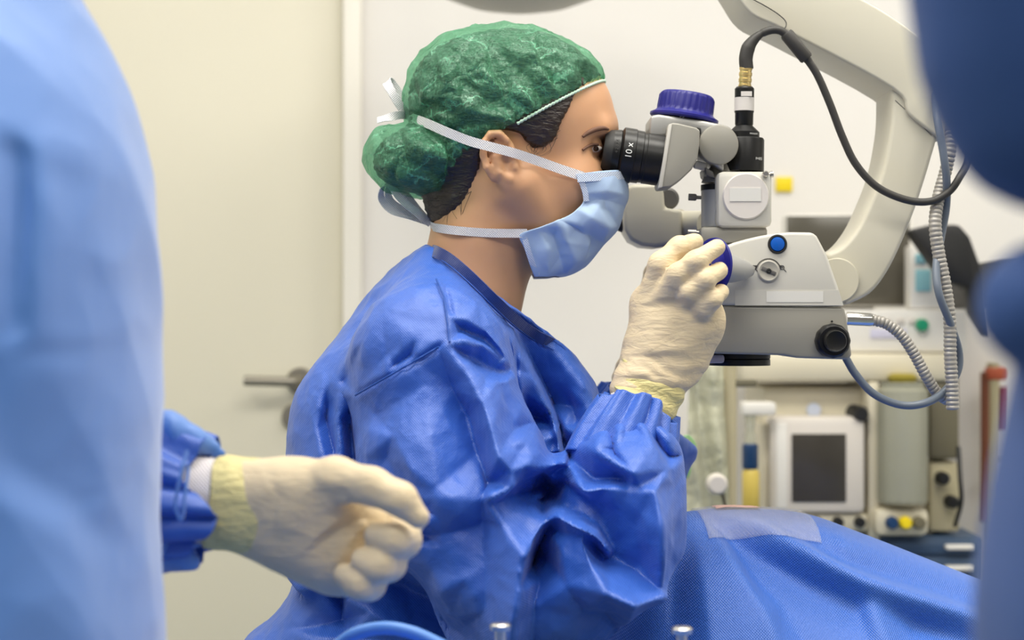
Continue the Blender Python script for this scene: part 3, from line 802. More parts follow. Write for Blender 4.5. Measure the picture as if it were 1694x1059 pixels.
for side in (-1, 1):
    yc = .031 * side
    yn, yf = yc - .0290, yc + .0235
    hp = [(1112, 203), (1122, 204), (1152, 211), (1158, 216), (1157, 240), (1154, 262), (1144, 281), (1126, 298), (1110, 309), (1091, 311), (1089, 304), (1096, 280), (1103, 232), (1107, 206)]
    eh = prism('eyepiece_holder', hp, yn, yf, M_sil2 if side < 0 else M_silv, sm, .005, 3, yref=yn if side < 0 else 0.0)
    if side < 0:
        prism('holder_edge', [(1106, 206), (1112.5, 204), (1096, 310), (1089, 311)], yn - .0012, yn + .01, M_sil, eh, .001)
    yr = yc
    e0 = W(1100, 267 if side < 0 else 265, yr); e1 = W(997, 251 if side < 0 else 249, yr)
    ax = e1 - e0
    ep = lathe('eyepiece', e0, e1, [(-.05, .0235), (0, .0266), (.32, .0268), (.33, .0262), (.38, .0262), (.39, .0272), (.50, .0276), (.51, .0285), (.70, .0285), (.72, .0262), (.735, .0245), (.745, .0252), (.86, .0245), (.87, .0225)], M_black, sm, 56, cap=False)
    lathe('eye_cup', e0 + ax * .86, e1, [(0, .0245), (.35, .0238), (.8, .0222), (1.0, .0208), (1.02, .018), (.7, .0165), (.5, .0163), (.5, 0)], M_rubber, ep, 48, cap=False)
    if side < 0:
        a_, s_, q_ = frame_of(ax)
        up = Vector((0, 0, 1)); up = (up - a_ * up.dot(a_)).normalized(); out = Vector((0, -1, 0)); out = (out - a_ * out.dot(a_) - up * out.dot(up)).normalized()
        def on_cyl(t0, r, th0=0.0):
            base = e0 + ax * t0
            def f(x, y, e):           # glyph x runs up round the barrel, glyph y points to the eye
                th = th0 + x / r
                return base + a_ * y + (out * math.cos(th) + up * math.sin(th)) * (r + .0001 + e)
            return f
        text_obj('magnification_print', '10 x', .0095, M_print, ep, on_cyl(.605, .0285, .10))
        text_obj('dioptre_print', '4 2 0 2 4', .0042, M_printd, ep, on_cyl(.80, .0250, .25))
# blue focus cap on top
cdir = (W(1137, 150, .0) - W(1130, 195, .0)).normalized()
b0 = W(1131, 199, .003)
rc = R(46)
ck = lathe('focus_cap', b0, b0 + cdir * R(44), [(0, rc * 1.18), (.06, rc * 1.24), (.14, rc * 1.24), (.22, rc * 1.10), (.30, rc * 1.02), (.42, rc), (.84, rc * .985), (.94, rc * .95), (1, rc * .88), (1, 0)], M_bluecap, sm, 96, ribs=(28, 5, 6, .0008))
lathe('focus_scale', b0 - cdir * R(12), b0 + cdir * R(4), [(0, rc * .98), (1, rc * .98), (1, 0)], M_rubber, sm, 48)
sd = Vector((1, 0, 0)); sd = (sd - cdir * sd.dot(cdir)).normalized()
def on_scale(x, y, e):
    th = x / (rc * .98) - .45
    return b0 - cdir * (R(3.5) - y) + (Vector((0, -1, 0)) * math.cos(th) + sd * math.sin(th)) * (rc * .98 + .0002 + e)
text_obj('scale_print', '• + × • 55', .0058, M_print, ck, on_scale)
# --- camera adapter on the beam splitter, its plug and lead
ca0, ca1 = W(1230, 284, -.003), W(1232, 112, -.003)
def tv(v): return (284 - v) / 172.0
ad = lathe('camera_adapter', ca0, ca1, [(0, R(33.5)), (tv(232), R(33.5)), (tv(229), R(32)), (tv(228), R(25.5)), (tv(219), R(25.5)), (tv(208), R(14)), (tv(206), R(15)), (tv(187), R(15.2)), (tv(186), R(16)), (tv(147), R(16)), (tv(144), R(13.5)), (tv(144), 0)], M_black, sm, 48, cap=False)
lathe('paper_label', W(1231, 184, -.003), W(1231.3, 162, -.003), [(0, R(16.4)), (1, R(16.4))], M_disc, ad, 40, cap=False)
text_obj('adapter_print', 'f=85', .0042, M_print, ad, lambda x, y, e: W(1252, 265, -.003) + Vector((x, -math.sqrt(max(1e-8, R(33.7) ** 2 - (x + R(21)) ** 2)) - e, y)))
text_obj('adapter_print', 'mount', .0034, M_print, ad, lambda x, y, e: W(1244, 223, -.003) + Vector((x, -math.sqrt(max(1e-8, R(25.8) ** 2 - (x + R(13)) ** 2)) - e, y)))
pbox('small_label', 1226, 151, 1244, 159, -.0135, .001, M_disc, ad, 0)
lathe('gold_connector', W(1232, 145, -.003), W(1234, 111, -.003), [(0, R(10.5)), (.12, R(11)), (.14, R(10)), (.26, R(10)), (.28, R(11)), (.42, R(11)), (.44, R(10)), (.56, R(10)), (.58, R(11)), (.72, R(11)), (.74, R(10)), (.86, R(10)), (.88, R(11)), (1, R(10.5))], M_gold, sm, 32)
yc = -.003
ld = [W(1235, 114, yc), W(1234, 95, yc), W(1240, 75, yc), W(1256, 58, yc), W(1275, 50, yc), W(1291, 51, yc), W(1303, 60, yc)]
tube('plug_boot', ld, R(10), M_cable, sm, 16, 10, lambda t, l: R(11.5) if t < .3 else R(11.5 - 6 * min(1, (t - .3) / .25)) if t < .55 else R(6.8))
lathe('ferrite_sleeve', W(1300, 55, yc), W(1335, 98, yc), [(0, R(5)), (0, R(10)), (.06, R(11.5)), (.94, R(11.5)), (1, R(10)), (1.0, R(7)), (1.14, R(6)), (1.14, 0)], M_cable, sm, 24)
tube('camera_lead', [W(1333, 95, yc), W(1352, 124, yc), W(1373, 172, yc), W(1393, 225, yc), W(1416, 272, yc), W(1452, 310, yc), W(1500, 331, yc), W(1540, 333, yc), W(1570, 317, yc), W(1588, 292, yc), W(1602, 262, yc + .02), W(1606, 200, yc + .05), W(1590, 120, .06), W(1575, 60, .08)], R(6.3), M_cable, sm, 14, 10)
tube('thin_wire', [W(1236, -6, .021), W(1266, 10, .021), W(1288, 24, .020), W(1300, 36, .018), W(1299, 46, .005), W(1292, 48, -.003)], R(1.0), M_cable, sm, 8, 8)
# --- cream carrier arm: C-curve and slanting beam, made as a swept rounded slab
def carrier():
    inner = [(1362, 424), (1394, 408), (1420, 376), (1442, 330), (1459, 285), (1469, 240), (1475, 196), (1476, 148)]
    outer = [(1398, 505), (1440, 482), (1468, 448), (1492, 402), (1512, 352), (1528, 305), (1541, 262), (1556, 210)]
    return inner + [(1490, 120)] + [(1560, 170)] + outer[::-1]
def beam_mesh(pts, y0, y1, bev):
    P = spline([W(u, v, y0) for u, v in pts], 4)
    return P
cy0, cy1 = .03, .12
inner = spline([W(u, v, cy0) for u, v in [(1366, 421), (1394, 408), (1420, 376), (1442, 330), (1459, 285), (1469, 240), (1475, 196), (1476, 140)]], 4)
outer = spline([W(u, v, cy0) for u, v in [(1398, 506), (1440, 485), (1468, 450), (1492, 402), (1512, 352), (1528, 305), (1541, 262), (1562, 190)]], 4)
def slab(name, A, B, y0, y1, m, parent, bev=.008):
    bm = bmesh.new()
    r0 = [bm.verts.new((p.x, y0, p.z)) for p in A]; r1 = [bm.verts.new((p.x, y0, p.z)) for p in B]
    fs = [bm.faces.new((r0[i], r0[i + 1], r1[i + 1], r1[i])) for i in range(len(A) - 1)]
    r = bmesh.ops.extrude_face_region(bm, geom=fs)
    bmesh.ops.translate(bm, vec=(0, y1 - y0, 0), verts=[g for g in r['geom'] if isinstance(g, bmesh.types.BMVert)])
    bmesh.ops.recalc_face_normals(bm, faces=bm.faces[:])
    es = [e for e in bm.edges if len(e.link_faces) == 2 and e.calc_face_angle(0) > .8]
    bmesh.ops.bevel(bm, geom=es, offset=bev, segments=4, affect='EDGES', profile=.5, clamp_overlap=True)
    return link(name, bm_mesh(name, bm), m, parent, True, 50)
slab('carrier_arm', inner, outer, cy0, cy1, M_creamarm, sm)
tube('arm_seam', [W(1481, 166, cy0 - .0002), W(1510, 193, cy0 - .0002), W(1541, 224, cy0 - .0002)], .0004, M_dgrey, sm, 6, 4)
bt = spline([W(u, v, cy0) for u, v in [(1190, -55), (1262, -70), (1425, 0), (1525, 66), (1580, 118), (1612, 200)]], 5)
bb = spline([W(u, v, cy0) for u, v in [(1206, -25), (1240, 23), (1300, 53), (1475, 147), (1502, 190), (1556, 232)]], 5)
slab('support_beam', bb, bt, cy0 - .006, cy1 + .012, M_creamarm, sm, .022)
lathe('suspension_column', W(1245, -50, .075), Vector((W(1245, 0, .075).x, .075, CEIL_Z)), [(0, .045), (.93, .045), (.93, .12), (1, .12)], M_creamarm, sm, 40)
# seam line where the arm meets the body
lathe('arm_joint', W(1384, 464, .0275), W(1384, 464, .06), [(0, R(36)), (.1, R(38)), (.9, R(38)), (1, R(36)), (1, 0)], M_creamarm, sm, 40)
# --- assistant's side tube (cream elbow) on the far side
ay = .13
as_ = prism('side_tube_elbow', [(1033, 318), (1040, 309), (1084, 308), (1094, 318), (1096, 347), (1124, 350), (1124, 396), (1118, 405), (1082, 411), (1058, 409), (1040, 400), (1030, 384), (1028, 350)], ay - .035, ay + .035, M_creamarm, sm, .012, 4, yref=ay)
lathe('side_tube', W(1120, 372, ay), W(1170, 372, ay - .04), [(0, R(25, ay)), (.08, R(26, ay)), (.1, R(23, ay)), (1, R(23, ay))], M_creamarm, sm, 32)
lathe('side_tube_cap', W(1030, 372, ay), W(1021, 371, ay), [(0, R(13, ay)), (1, R(10, ay)), (1, 0)], M_rubber, sm, 24)
p = W(1104, 330, ay - .01); lathe('side_tube_dial', p, p - Vector((0, .014, 0)), [(0, R(18, ay)), (.8, R(18, ay)), (1, R(14, ay)), (1, 0)], M_dgrey, sm, 32)
# --- light guide (corrugated), its ferrule, and the smooth grey cable
hy_ = .01
lathe('guide_ferrule', W(1400, 527, hy_), W(1444, 529, hy_), [(0, R(11)), (.9, R(11)), (1, R(10)), (1, 0)], M_chrome, sm, 32)
def corr(r0, pitch, amp):
    def f(t, l): 
        x = (l / pitch) % 1.0
        return r0 + amp * (math.sqrt(max(0, 1 - (2 * x - 1) ** 2)) - .5)
    return f
tube('light_guide_hose', [W(1443, 529, hy_), W(1467, 536, hy_), W(1492, 556, hy_), W(1513, 587, hy_), W(1532, 622, hy_), W(1550, 650, hy_ + .006), W(1567, 662, hy_ + .012)], R(8.6), M_hose, sm, 20, 40, corr(R(8.6), R(6.6), R(2.4)))
hx = .0
tube('light_guide_hose', [W(1576, 678, hx), W(1575, 640, hx), W(1572, 585, hx), W(1571, 530, hx), W(1563, 470, hx), W(1553, 420, hx), W(1547, 370, hx), W(1553, 325, hx + .008), W(1564, 285, hx + .015), W(1572, 245, hx + .015), W(1574, 190, hx + .03), W(1570, 100, .06)], R(9.6), M_hose, sm, 20, 32, corr(R(9.6), R(7.4), R(2.6)))
tube('control_cable', [W(1399, 592, hx), W(1416, 620, hx), W(1446, 652, hx), W(1490, 670, hx), W(1530, 667, hx), W(1562, 648, hx + .012), W(1584, 615, hx + .014), W(1586, 580, hx + .012), W(1572, 535, hx - .004), W(1553, 485, hx - .014), W(1549, 440, hx - .004), W(1556, 395, hx + .012), W(1565, 345, hx + .012), W(1566, 300, hx - .004), W(1560, 250, hx - .010), W(1550, 190, hx), W(1545, 120, .06)], R(6.6), M_cableg, sm, 14, 10)

# ================================================================== cloth materials
def cloth(name, color, weave=2600, cr=14, crs=.25, fine=.25):
    return mat(name, color, 0.50, 0.0, 0.9, sheen=0.12, sheenr=.5, var=0.05, vscale=5,
               bump=[('crumple', cr, crs, .010), ('crumple', cr * 2.3, crs * .8, .005), ('noise', 70, .35, .003), ('weave', weave, fine, .0006)])
M_gown = cloth('gown_blue', (26, 88, 188))
M_drape = cloth('drape_blue', (38, 100, 198), 2300, 7, .12, .5)
M_gownL = mat('gown_blue_standing', (74, 128, 206), .55, 0, .8, sheen=.6, sheenr=.5, var=.04, vscale=4, bump=[('crumple', 5, .15, .014), ('noise', 22, .2, .004)])
M_gownR = mat('gown_navy', (48, 80, 140), .65, 0, .3, sheen=.1, var=.04, vscale=4, bump=[('crumple', 5, .15, .014)])
M_binding = cloth('gown_binding', (12, 46, 116), 2600, 20, .1)
M_skin = mat('skin', (208, 158, 120), .44, 0, .45, sss=.10, sssr=(.010, .004, .002), var=.05, vscale=22, bump=[('noise', 420, .12, .0004), ('noise', 60, .08, .001)])
M_glove = mat('latex_glove', (222, 202, 166), .48, 0, .45, sss=.10, sssr=(.006, .004, .003), var=.05, vscale=20,
              bump=[('wrinkle', 130, .55, .003), ('wrinkle', 300, .25, .0012), ('noise', 60, .3, .002)])
M_cuffroll = mat('latex_cuff', (226, 210, 146), .5, 0, .4, sss=.10, sssr=(.006, .004, .003), var=.05, vscale=20,
              bump=[('wrinkle', 170, .8, .004), ('noise', 70, .4, .002)])
M_knit = mat('knit_cuff', (240, 232, 230), .8, bump=[('weave', 2400, .6, .0008)])

# ================================================================== operating table, patient, drape
TOPL = [(930, 925), (1000, 900), (1060, 874), (1125, 852), (1165, 845), (1200, 842), (1260, 843), (1340, 852), (1420, 880), (1500, 911), (1630, 962), (1780, 1016), (2050, 1090), (2300, 1120)]
top_w = [W(u, v, .04) for u, v in TOPL]
tx = np.array([p.x for p in top_w]); tz = np.array([p.z for p in top_w])
ot = thing('operating_table', (tx.mean(), .06, 0), 'steel operating table hidden under the blue surgical drape', 'operating table')
box('table_top', ((tx[0] + tx[-1]) / 2 + .09, .06, .70), (tx[-1] - tx[0] - .26, .30, .05), M_steel, ot, .01)
box('mattress', ((tx[0] + tx[-1]) / 2 + .09, .06, .747), (tx[-1] - tx[0] - .28, .28, .04), M_rubber, ot, .015)
lathe('pedestal', Vector((.62, .06, .0)), Vector((.62, .06, .675)), [(0, .22), (.04, .22), (.08, .10), (1, .09)], M_steel, ot, 40)

Y_PROF = [(.46, -.62), (.40, -.46), (.33, -.28), (.26, -.13), (.19, -.05), (.12, -.012), (.04, 0), (-.03, -.007), (-.09, -.028), (-.14, -.068), (-.185, -.13), (-.225, -.22), (-.262, -.34), (-.29, -.48), (-.31, -.64)]
yp = spline([Vector((a, 0, b)) for a, b in Y_PROF], 12)
def drape_pt(x, j):
    z0 = np.interp(x, tx, tz)
    e = max(0.0, (tx[0] + .10 - x) / .10)          # rounds off at the head end
    return (x, yp[j].x * (1 - .3 * e), z0 + yp[j].z - .22 * e * e)
sx = spline([Vector((a, 0, b)) for a, b in zip(tx, tz)], 10)
tx = np.array([p.x for p in sx]); tz = np.array([p.z for p in sx])
NX = 260
xs = np.linspace(tx[0], tx[-1], NX + 1)
dv = np.array([drape_pt(x, j) for x in xs for j in range(len(yp))])
nj = len(yp)
df = np.array([(i * nj + j, i * nj + j + 1, (i + 1) * nj + j + 1, (i + 1) * nj + j) for i in range(NX) for j in range(nj - 1)])
DY = -.16
DF = fold_lines([
    [(1165, 856, 2), (1230, 874, 8), (1288, 897, 12), (1364, 935, 14), (1439, 973, 15), (1540, 1008, 15), (1640, 1040, 14), (1760, 1080, 12)],
    [(1195, 884, -2), (1225, 908, -8), (1280, 938, -10), (1350, 974, -9), (1425, 1008, -6), (1530, 1045, -5), (1640, 1080, -2)],
    [(1290, 880, 1), (1340, 905, -2), (1400, 937, -6), (1470, 963, -7), (1560, 990, -7), (1650, 1020, -7)],
    [(1345, 872, 4), (1420, 903, 7), (1500, 930, 8), (1600, 968, 8), (1670, 1000, 7)],
    [(1188, 874, 3), (1203, 910, 7), (1232, 960, 10), (1262, 1010, 11), (1290, 1085, 10)], [(1255, 960, -9), (1300, 1010, -6), (1340, 1085, -2)],
    [(1135, 870, 3), (1128, 940, -3), (1120, 1000, -8), (1110, 1080, -10)], [(1160, 880, 7), (1165, 960, 8), (1170, 1080, 8)],
    [(1417, 904, 6.5), (1414, 925, 1), (1412, 938, -4)], [(1422, 904, 7.5), (1419, 926, 2.6), (1417, 940, -3.4)],
    [(1440, 985, 11), (1444, 1000, 3), (1446, 1080, 2)], [(1450, 985, 12), (1456, 1005, 4), (1470, 1080, 6)],
], DY)
dl = fold_map(DF, (tx[0], .35), (tx[-1], 1.10), .003, 3)
rel = dl(dv[:, 0], dv[:, 2])
wgt = np.clip((.03 - dv[:, 1]) / .08, 0, 1) * np.clip((dv[:, 2] - .55) / .1, 0, 1)
dv[:, 1] -= rel * wgt * 2.0; dv[:, 2] += rel * wgt * .6
low = np.clip((.86 - dv[:, 2]) / .35, 0, 1)
dv[:, 1] += np.where(dv[:, 1] < 0, -1, 1) * low * .022 * np.sin(dv[:, 0] * 42 + 1.2 * np.sin(dv[:, 0] * 13))
o = link('surgical_drape', mesh_np('surgical_drape', dv, df), M_drape)
tag(o, 'blue woven surgical drape spread over the lying patient', 'drape')
md = o.modifiers.new('thickness', 'SOLIDIFY'); md.thickness = .001
# clear adhesive film over the drape top, and a patch painted as pink glow
def nearest_row(u0, u1, j0, j1, lift, name, m, parent):
    i0 = int(np.argmin(abs(xs - W(u0, 0, 0).x))); i1 = int(np.argmin(abs(xs - W(u1, 0, 0).x)))
    vs = []; n2 = j1 - j0 + 1
    for i in range(i0, i1 + 1):
        for j in range(j0, j1 + 1):
            p = dv[i * nj + j].copy(); p[2] += lift; p[1] -= lift * .7 if j > 75 else 0; vs.append(p)
    vs = np.array(vs); vs[:, 2] += .0012 * (ridge_noise(vs, 120, 4) - .3)
    fs = [(i * n2 + j, i * n2 + j + 1, (i + 1) * n2 + j + 1, (i + 1) * n2 + j) for i in range(i1 - i0) for j in range(n2 - 1)]
    q = link(name, mesh_np(name, vs, fs), m, parent); md = q.modifiers.new('thickness', 'SOLIDIFY'); md.thickness = .0004
    return q
M_film = mat('adhesive_film', (226, 226, 230), .22, 0, .6, alpha=.15, bump=[('noise', 60, .6, .004), ('weave', 1500, .3, .0006)])
nearest_row(1160, 1338, 60, 92, .0018, 'adhesive_film', M_film, o)
nearest_row(1192, 1266, 66, 74, .0022, 'pink_glow_patch', mat('pink_glow', (255, 205, 190), .5, sss=.1, alpha=.6), o)  # pinkish glow on the rim, put into the colour of a thin sheet

# ================================================================== instrument stand in the foreground with two posts and a blue tube
TZ = .872
it = thing('instrument_stand', (.0, -.62, 0), 'steel instrument stand with a blue covered tray below the gloved hands', 'instrument stand')
box('tray', (.075, -.60, TZ - .012), (.50, .34, .02), M_steel, it, .006)
box('tray_cover', (.075, -.60, TZ - .001), (.51, .35, .003), M_drape, it, .001)
lathe('stand_pole', Vector((.02, -.55, .03)), Vector((.02, -.55, TZ - .022)), [(0, .014), (1, .014)], M_steel, it, 24)
for sgn in (-1, 1): tube('stand_foot', [Vector((.02, -.55, .06)), Vector((.02 + sgn * .12, -.58, .05)), Vector((.02 + sgn * .24, -.62, .018))], .014, M_steel, it, 12)
tube('stand_foot', [Vector((.02, -.55, .06)), Vector((.02, -.68, .05)), Vector((.02, -.80, .018))], .014, M_steel, it, 12)
for u, v, y, lab in ((828, 1031, -.50, 'steel post with a flat round head in front of the folded sleeve'), (1128, 1037, -.50, 'steel post with a flat round head in front of the blue drape')):
    a = W(u, v, y)
    t = thing('instrument_post', (a.x, y, TZ), lab, 'instrument')
    b = Vector((a.x, y, TZ + .0005)); r = R(1, y)
    lathe('shaft', b, a - Vector((0, 0, r * 12)), [(0, r * 14), (.06, r * 14), (.08, r * 9), (1, r * 9)], M_steel, t, 28)
    lathe('head', a - Vector((0, 0, r * 13)), a, [(0, r * 9), (.15, r * 17), (.75, r * 18), (1, r * 14), (1, 0)], M_steel, t, 32)
M_tube = mat('tube_blue', (96, 152, 232), .35, 0, .5, sss=.1, sssr=(.003, .004, .008))
y = -.50
o = tube('suction_tube', [W(420, 1120, y - .06), Vector((W(470, 0, y).x, y - .02, TZ + .012)), W(545, 1078, y), W(585, 1050, y), W(632, 1039, y), W(680, 1046, y), W(730, 1068, y), W(790, 1100, y + .0), Vector((W(860, 0, y).x, y - .03, TZ + .0085))], R(11, y), M_tube, None, 16, 10)
tag(o, 'light blue plastic tube arching up in front of the surgeon', 'tube')

# ================================================================== SURGEON (seated, facing the eyepieces)
def P3(u, v, y, r): return (W(u, v, y), R(r, y))
# ---- body: head, face, ear, neck, torso core, arms: one continuous skin mesh
hf = Field(W(640, 30, .14) - Vector((.02, 0.26, .66)), W(1070, 30, .14) + Vector((.03, .02, .03)), .0028)
hf = Field((W(640, 0, 0).x, -.125, W(0, 560, 0).z), (W(1060, 0, 0).x, .125, W(0, 40, 0).z), .0026)
hf.ell(W(850, 190, 0), (R(155), .073, R(130)), .0, rot=.05)
hf.ell(W(907, 205, 0), (R(106), .066, R(112)), .02)                      # forehead / temples
hf.ell(W(925, 300, 0), (R(84), .058, R(125)), .02)                       # face
hf.cone(W(858, 306, -.052), W(924, 402, -.028), R(46), R(30), .025)       # jaw
hf.cone(W(858, 306, .052), W(924, 402, .028), R(46), R(30), .025)
hf.ell(W(938, 396, 0), (R(38), .026, R(28)), .02)                        # chin
hf.ell(W(950, 305, -.036), (R(40), .026, R(36)), .022)                   # cheek bones
hf.ell(W(950, 305, .036), (R(40), .026, R(36)), .022)
hf.cone(W(996, 213, -.036), W(1005, 208, -.010), R(10), R(10), .018)      # brow ridge
hf.cone(W(996, 213, .036), W(1005, 208, .010), R(10), R(10), .018)
hf.ell(W(992, 245, -.034), (R(19), .017, R(15)), .012, 's')              # eye sockets
hf.ell(W(992, 245, .034), (R(19), .017, R(15)), .012, 's')
hf.cone(W(1006, 228, 0), W(1024, 300, 0), R(9), R(15), .014)             # nose
hf.ell(W(1014, 306, -.011), (R(13), .009, R(9)), .006); hf.ell(W(1014, 306, .011), (R(13), .009, R(9)), .006)
hf.ell(W(1000, 350, 0), (R(18), .024, R(14)), .010)                      # mouth
for s in (-1, 1):                                                        # eyelids closing over the eyeballs
    hf.ell(W(979, 244, .0325 * s), (R(18.5), .0125, R(17)), .004)
    hf.cone(W(968, 247, .043 * s), W(990, 241, .036 * s), R(3.4), R(3.4), .002, 's')
hf.chain([P3(812, 320, 0, 78), P3(800, 400, 0, 78), P3(772, 500, 0, 80), P3(752, 580, 0, 100)], .03)   # neck
hf.cone(W(838, 320, -.046), W(838, 495, -.014), R(13), R(11), .016)        # neck muscle
hf.cone(W(838, 320, .046), W(838, 495, .014), R(13), R(11), .016)
for s in (-1, 1):                                                        # ears
    ey = .0765 * s
    hf.ell(W(829, 262, ey), (R(27), .0075, R(41)), .006, rot=-.14, rotz=.22 * s)
    hf.ell(W(842, 300, ey - .001 * s), (R(14), .0065, R(15)), .006)
    rim = [(838, 232), (826, 221), (811, 222), (801, 236), (799, 256), (806, 278), (816, 296)]
    rim = [W(a, b, (.0845 if i < 6 else .080) * s) for i, (a, b) in enumerate(rim)]
    for a, b in zip(rim, rim[1:]): hf.cone(a, b, R(6.2), R(6.0), .003)
    hf.ell(W(839, 272, .0865 * s), (R(11), .0075, R(17)), .004, 's', rot=-.2)       # concha
    hf.ell(W(822, 243, .0875 * s), (R(11), .0050, R(13)), .004, 's', rot=.5)
    hf.ell(W(852, 276, .0785 * s), (R(6), .006, R(9)), .004)                      # tragus
    for a, b in (((818, 262), (826, 286)), ((826, 286), (842, 296))): hf.cone(W(*a, .082 * s), W(*b, .082 * s), R(5), R(5), .004)
hv, hfc = hf.mesh('head', 2)
body = link('person', mesh_np('person', hv, hfc), M_skin)
tag(body, 'seated surgeon in blue gown, green cap and mask looking into the microscope', 'person')
for s in (-1, 1):
    ys_ = (front_y(hv, 982, 246, 4) or -.04)
    ev = lambda u, v, dy: Vector((W(u, v, ys_ + dy).x, (ys_ + dy) * -s, W(u, v, ys_ + dy).z))
    eye = lathe('eye', ev(970, 248, .0035), ev(997, 245, .0035), [(0, 0), (.08, R(2)), (.25, R(4.8)), (.5, R(6.2)), (.75, R(5.2)), (.92, R(2.4)), (1, 0)], mat('eyeball', (206, 196, 188), .2), body, 24)
    lathe('iris', ev(986, 246, .003), ev(986, 246, -.0010 - R(5.5)), [(0, R(4.6)), (.7, R(4.4)), (1, R(2)), (1, 0)], mat('iris_dark', (36, 24, 20), .15), eye, 20)
    br = []
    for a, b_ in ((964, 226), (974, 219), (986, 214), (998, 212), (1007, 214)):
        yy = front_y(hv, a, b_, 4) or -.03
        q = W(a, b_, yy - .0005); br.append(Vector((q.x, q.y * -s, q.z)))
    bm = tube('eyebrow', br, R(3), mat('brow_hair', (112, 78, 60), .7), body, 10, 6, lambda t, l: R(1.2 + 3.0 * math.sin(math.pi * min(1, t * .8 + .12))))
    lp = [(W(a, b_, (front_y(hv, a, b_, 3) or -.04) - .0006)) for a, b_ in ((964, 248), (971, 243), (980, 239), (990, 239))]
    tube('eyelash', [Vector((q.x, q.y * -s, q.z)) for q in lp], R(2.2), mat('brow_hair', (86, 58, 44), .7), body, 8, 6)
# ---- hair under the cap, at the temple and at the nape
M_hair = mat('hair_dark_brown', (46, 33, 28), .42, 0, .6, var=.35, vscale=60, bump=[('wrinkle', 260, .9, .003)])
rf = Field((W(600, 0, 0).x, -.12, W(0, 400, 0).z), (W(1030, 0, 0).x, .12, W(0, 30, 0).z), .0032)
rf.ell(W(846, 186, 0), (R(164), .081, R(138)), 0)
rf.ell(W(905, 213, 0), (R(100), .0705, R(106)), .02)
rf.ell(W(768, 154, 0), (R(86), .073, R(82)), .02)
rf.cone(W(800, 275, 0), W(775, 330, 0), R(86), R(74), .02)
def hp(pts): return [(W(u, v, -.05).x, W(u, v, -.05).z) for u, v in pts]
rf.poly_xz(hp([(1010, 95), (1002, 118), (952, 152), (942, 180), (928, 205), (918, 232), (900, 246), (880, 250), (870, 236), (856, 222), (806, 216), (797, 250), (794, 276), (786, 306), (766, 340), (738, 366), (716, 372), (700, 352), (655, 300), (600, 240), (620, 20), (1000, 20)]), .004)
rf.ell(W(704, 262, 0), (R(87), .064, R(56)), .015, rot=-.12)
rv, rfc = rf.mesh('hair', 2)
rn = normals_np(rv, rfc)
rv += rn * (.0006 * np.sin(rv[:, 2:3] * 900 + rv[:, 0:1] * 260))
link('hair', mesh_np('hair', rv, rfc), M_hair, body)
# loose strands in front of the ear and at the nape
random.seed(4)
bm = bmesh.new()
for k in range(26):
    s = -1 if k % 4 else 1
    if k < 16: pts = [W(905 + random.uniform(-30, 22), 222 + random.uniform(-10, 10), .071 * s), W(900 + random.uniform(-30, 14), 244 + random.uniform(-6, 8), .072 * s), W(888 + random.uniform(-26, 10), 262 + random.uniform(-6, 12), .0725 * s)]
    else: pts = [W(768 + random.uniform(-12, 12), 318 + random.uniform(-8, 8), .055 * s), W(756 + random.uniform(-14, 12), 350 + random.uniform(-8, 8), .050 * s), W(752 + random.uniform(-22, 16), 372 + random.uniform(-8, 12), .047 * s)]
    C = spline(pts, 5); prev = None
    for i, c in enumerate(C):
        rr = .00035 * (1 - .7 * i / (len(C) - 1))
        ring = [bm.verts.new(c + Vector((math.cos(a) * rr, 0, math.sin(a) * rr * .6))) for a in (0, 2.09, 4.19)]
        if prev:
            for q in range(3): bm.faces.new((prev[q], prev[(q + 1) % 3], ring[(q + 1) % 3], ring[q]))
        prev = ring
hs_ = link('loose_strands', bm_mesh('loose_strands', bm), M_hair, body); hs_['kind'] = 'stuff'
# ---- green bouffant cap: main dome cut along the elastic, and the bun pouch
M_cap = bpy.data.materials.new('cap_green'); M_cap.use_nodes = True
nt = M_cap.node_tree; N = nt.nodes; L = nt.links
b = N['Principled BSDF']; b.inputs['Base Color'].default_value = lin((104, 184, 144)); b.inputs['Roughness'].default_value = .27; b.inputs['Specular IOR Level'].default_value = 1.0
b.inputs['Sheen Weight'].default_value = .15
tr = N.new('ShaderNodeBsdfTransparent'); tr.inputs[0].default_value = lin((186, 226, 202))
mx = N.new('ShaderNodeMixShader'); tc = N.new('ShaderNodeTexCoord')
nz = N.new('ShaderNodeTexNoise'); nz.inputs['Scale'].default_value = 620; nz.inputs['Detail'].default_value = 3
mp = N.new('ShaderNodeMapping'); mp.inputs['Scale'].default_value = (1, 1, .35); mp.inputs['Rotation'].default_value = (0, .7, 0)
L.new(tc.outputs['Object'], mp.inputs[0]); L.new(mp.outputs[0], nz.inputs['Vector'])
mr = N.new('ShaderNodeMapRange'); mr.inputs['From Min'].default_value = .3; mr.inputs['From Max'].default_value = .7; mr.inputs['To Min'].default_value = .14; mr.inputs['To Max'].default_value = .42
L.new(nz.outputs['Fac'], mr.inputs['Value'])
L.new(tr.outputs[0], mx.inputs[1]); L.new(b.outputs[0], mx.inputs[2])
n2 = N.new('ShaderNodeTexNoise'); n2.inputs['Scale'].default_value = 60; n2.inputs['Detail'].default_value = 5; L.new(tc.outputs['Object'], n2.inputs['Vector'])
b1 = N.new('ShaderNodeBump'); b1.inputs['Strength'].default_value = .5; b1.inputs['Distance'].default_value = .003; L.new(n2.outputs['Fac'], b1.inputs['Height'])
b2_ = N.new('ShaderNodeBump'); b2_.inputs['Strength'].default_value = .35; b2_.inputs['Distance'].default_value = .0008; L.new(nz.outputs['Fac'], b2_.inputs['Height']); L.new(b1.outputs[0], b2_.inputs['Normal'])
vo_ = N.new('ShaderNodeTexVoronoi'); vo_.feature = 'DISTANCE_TO_EDGE'; vo_.inputs['Scale'].default_value = 34
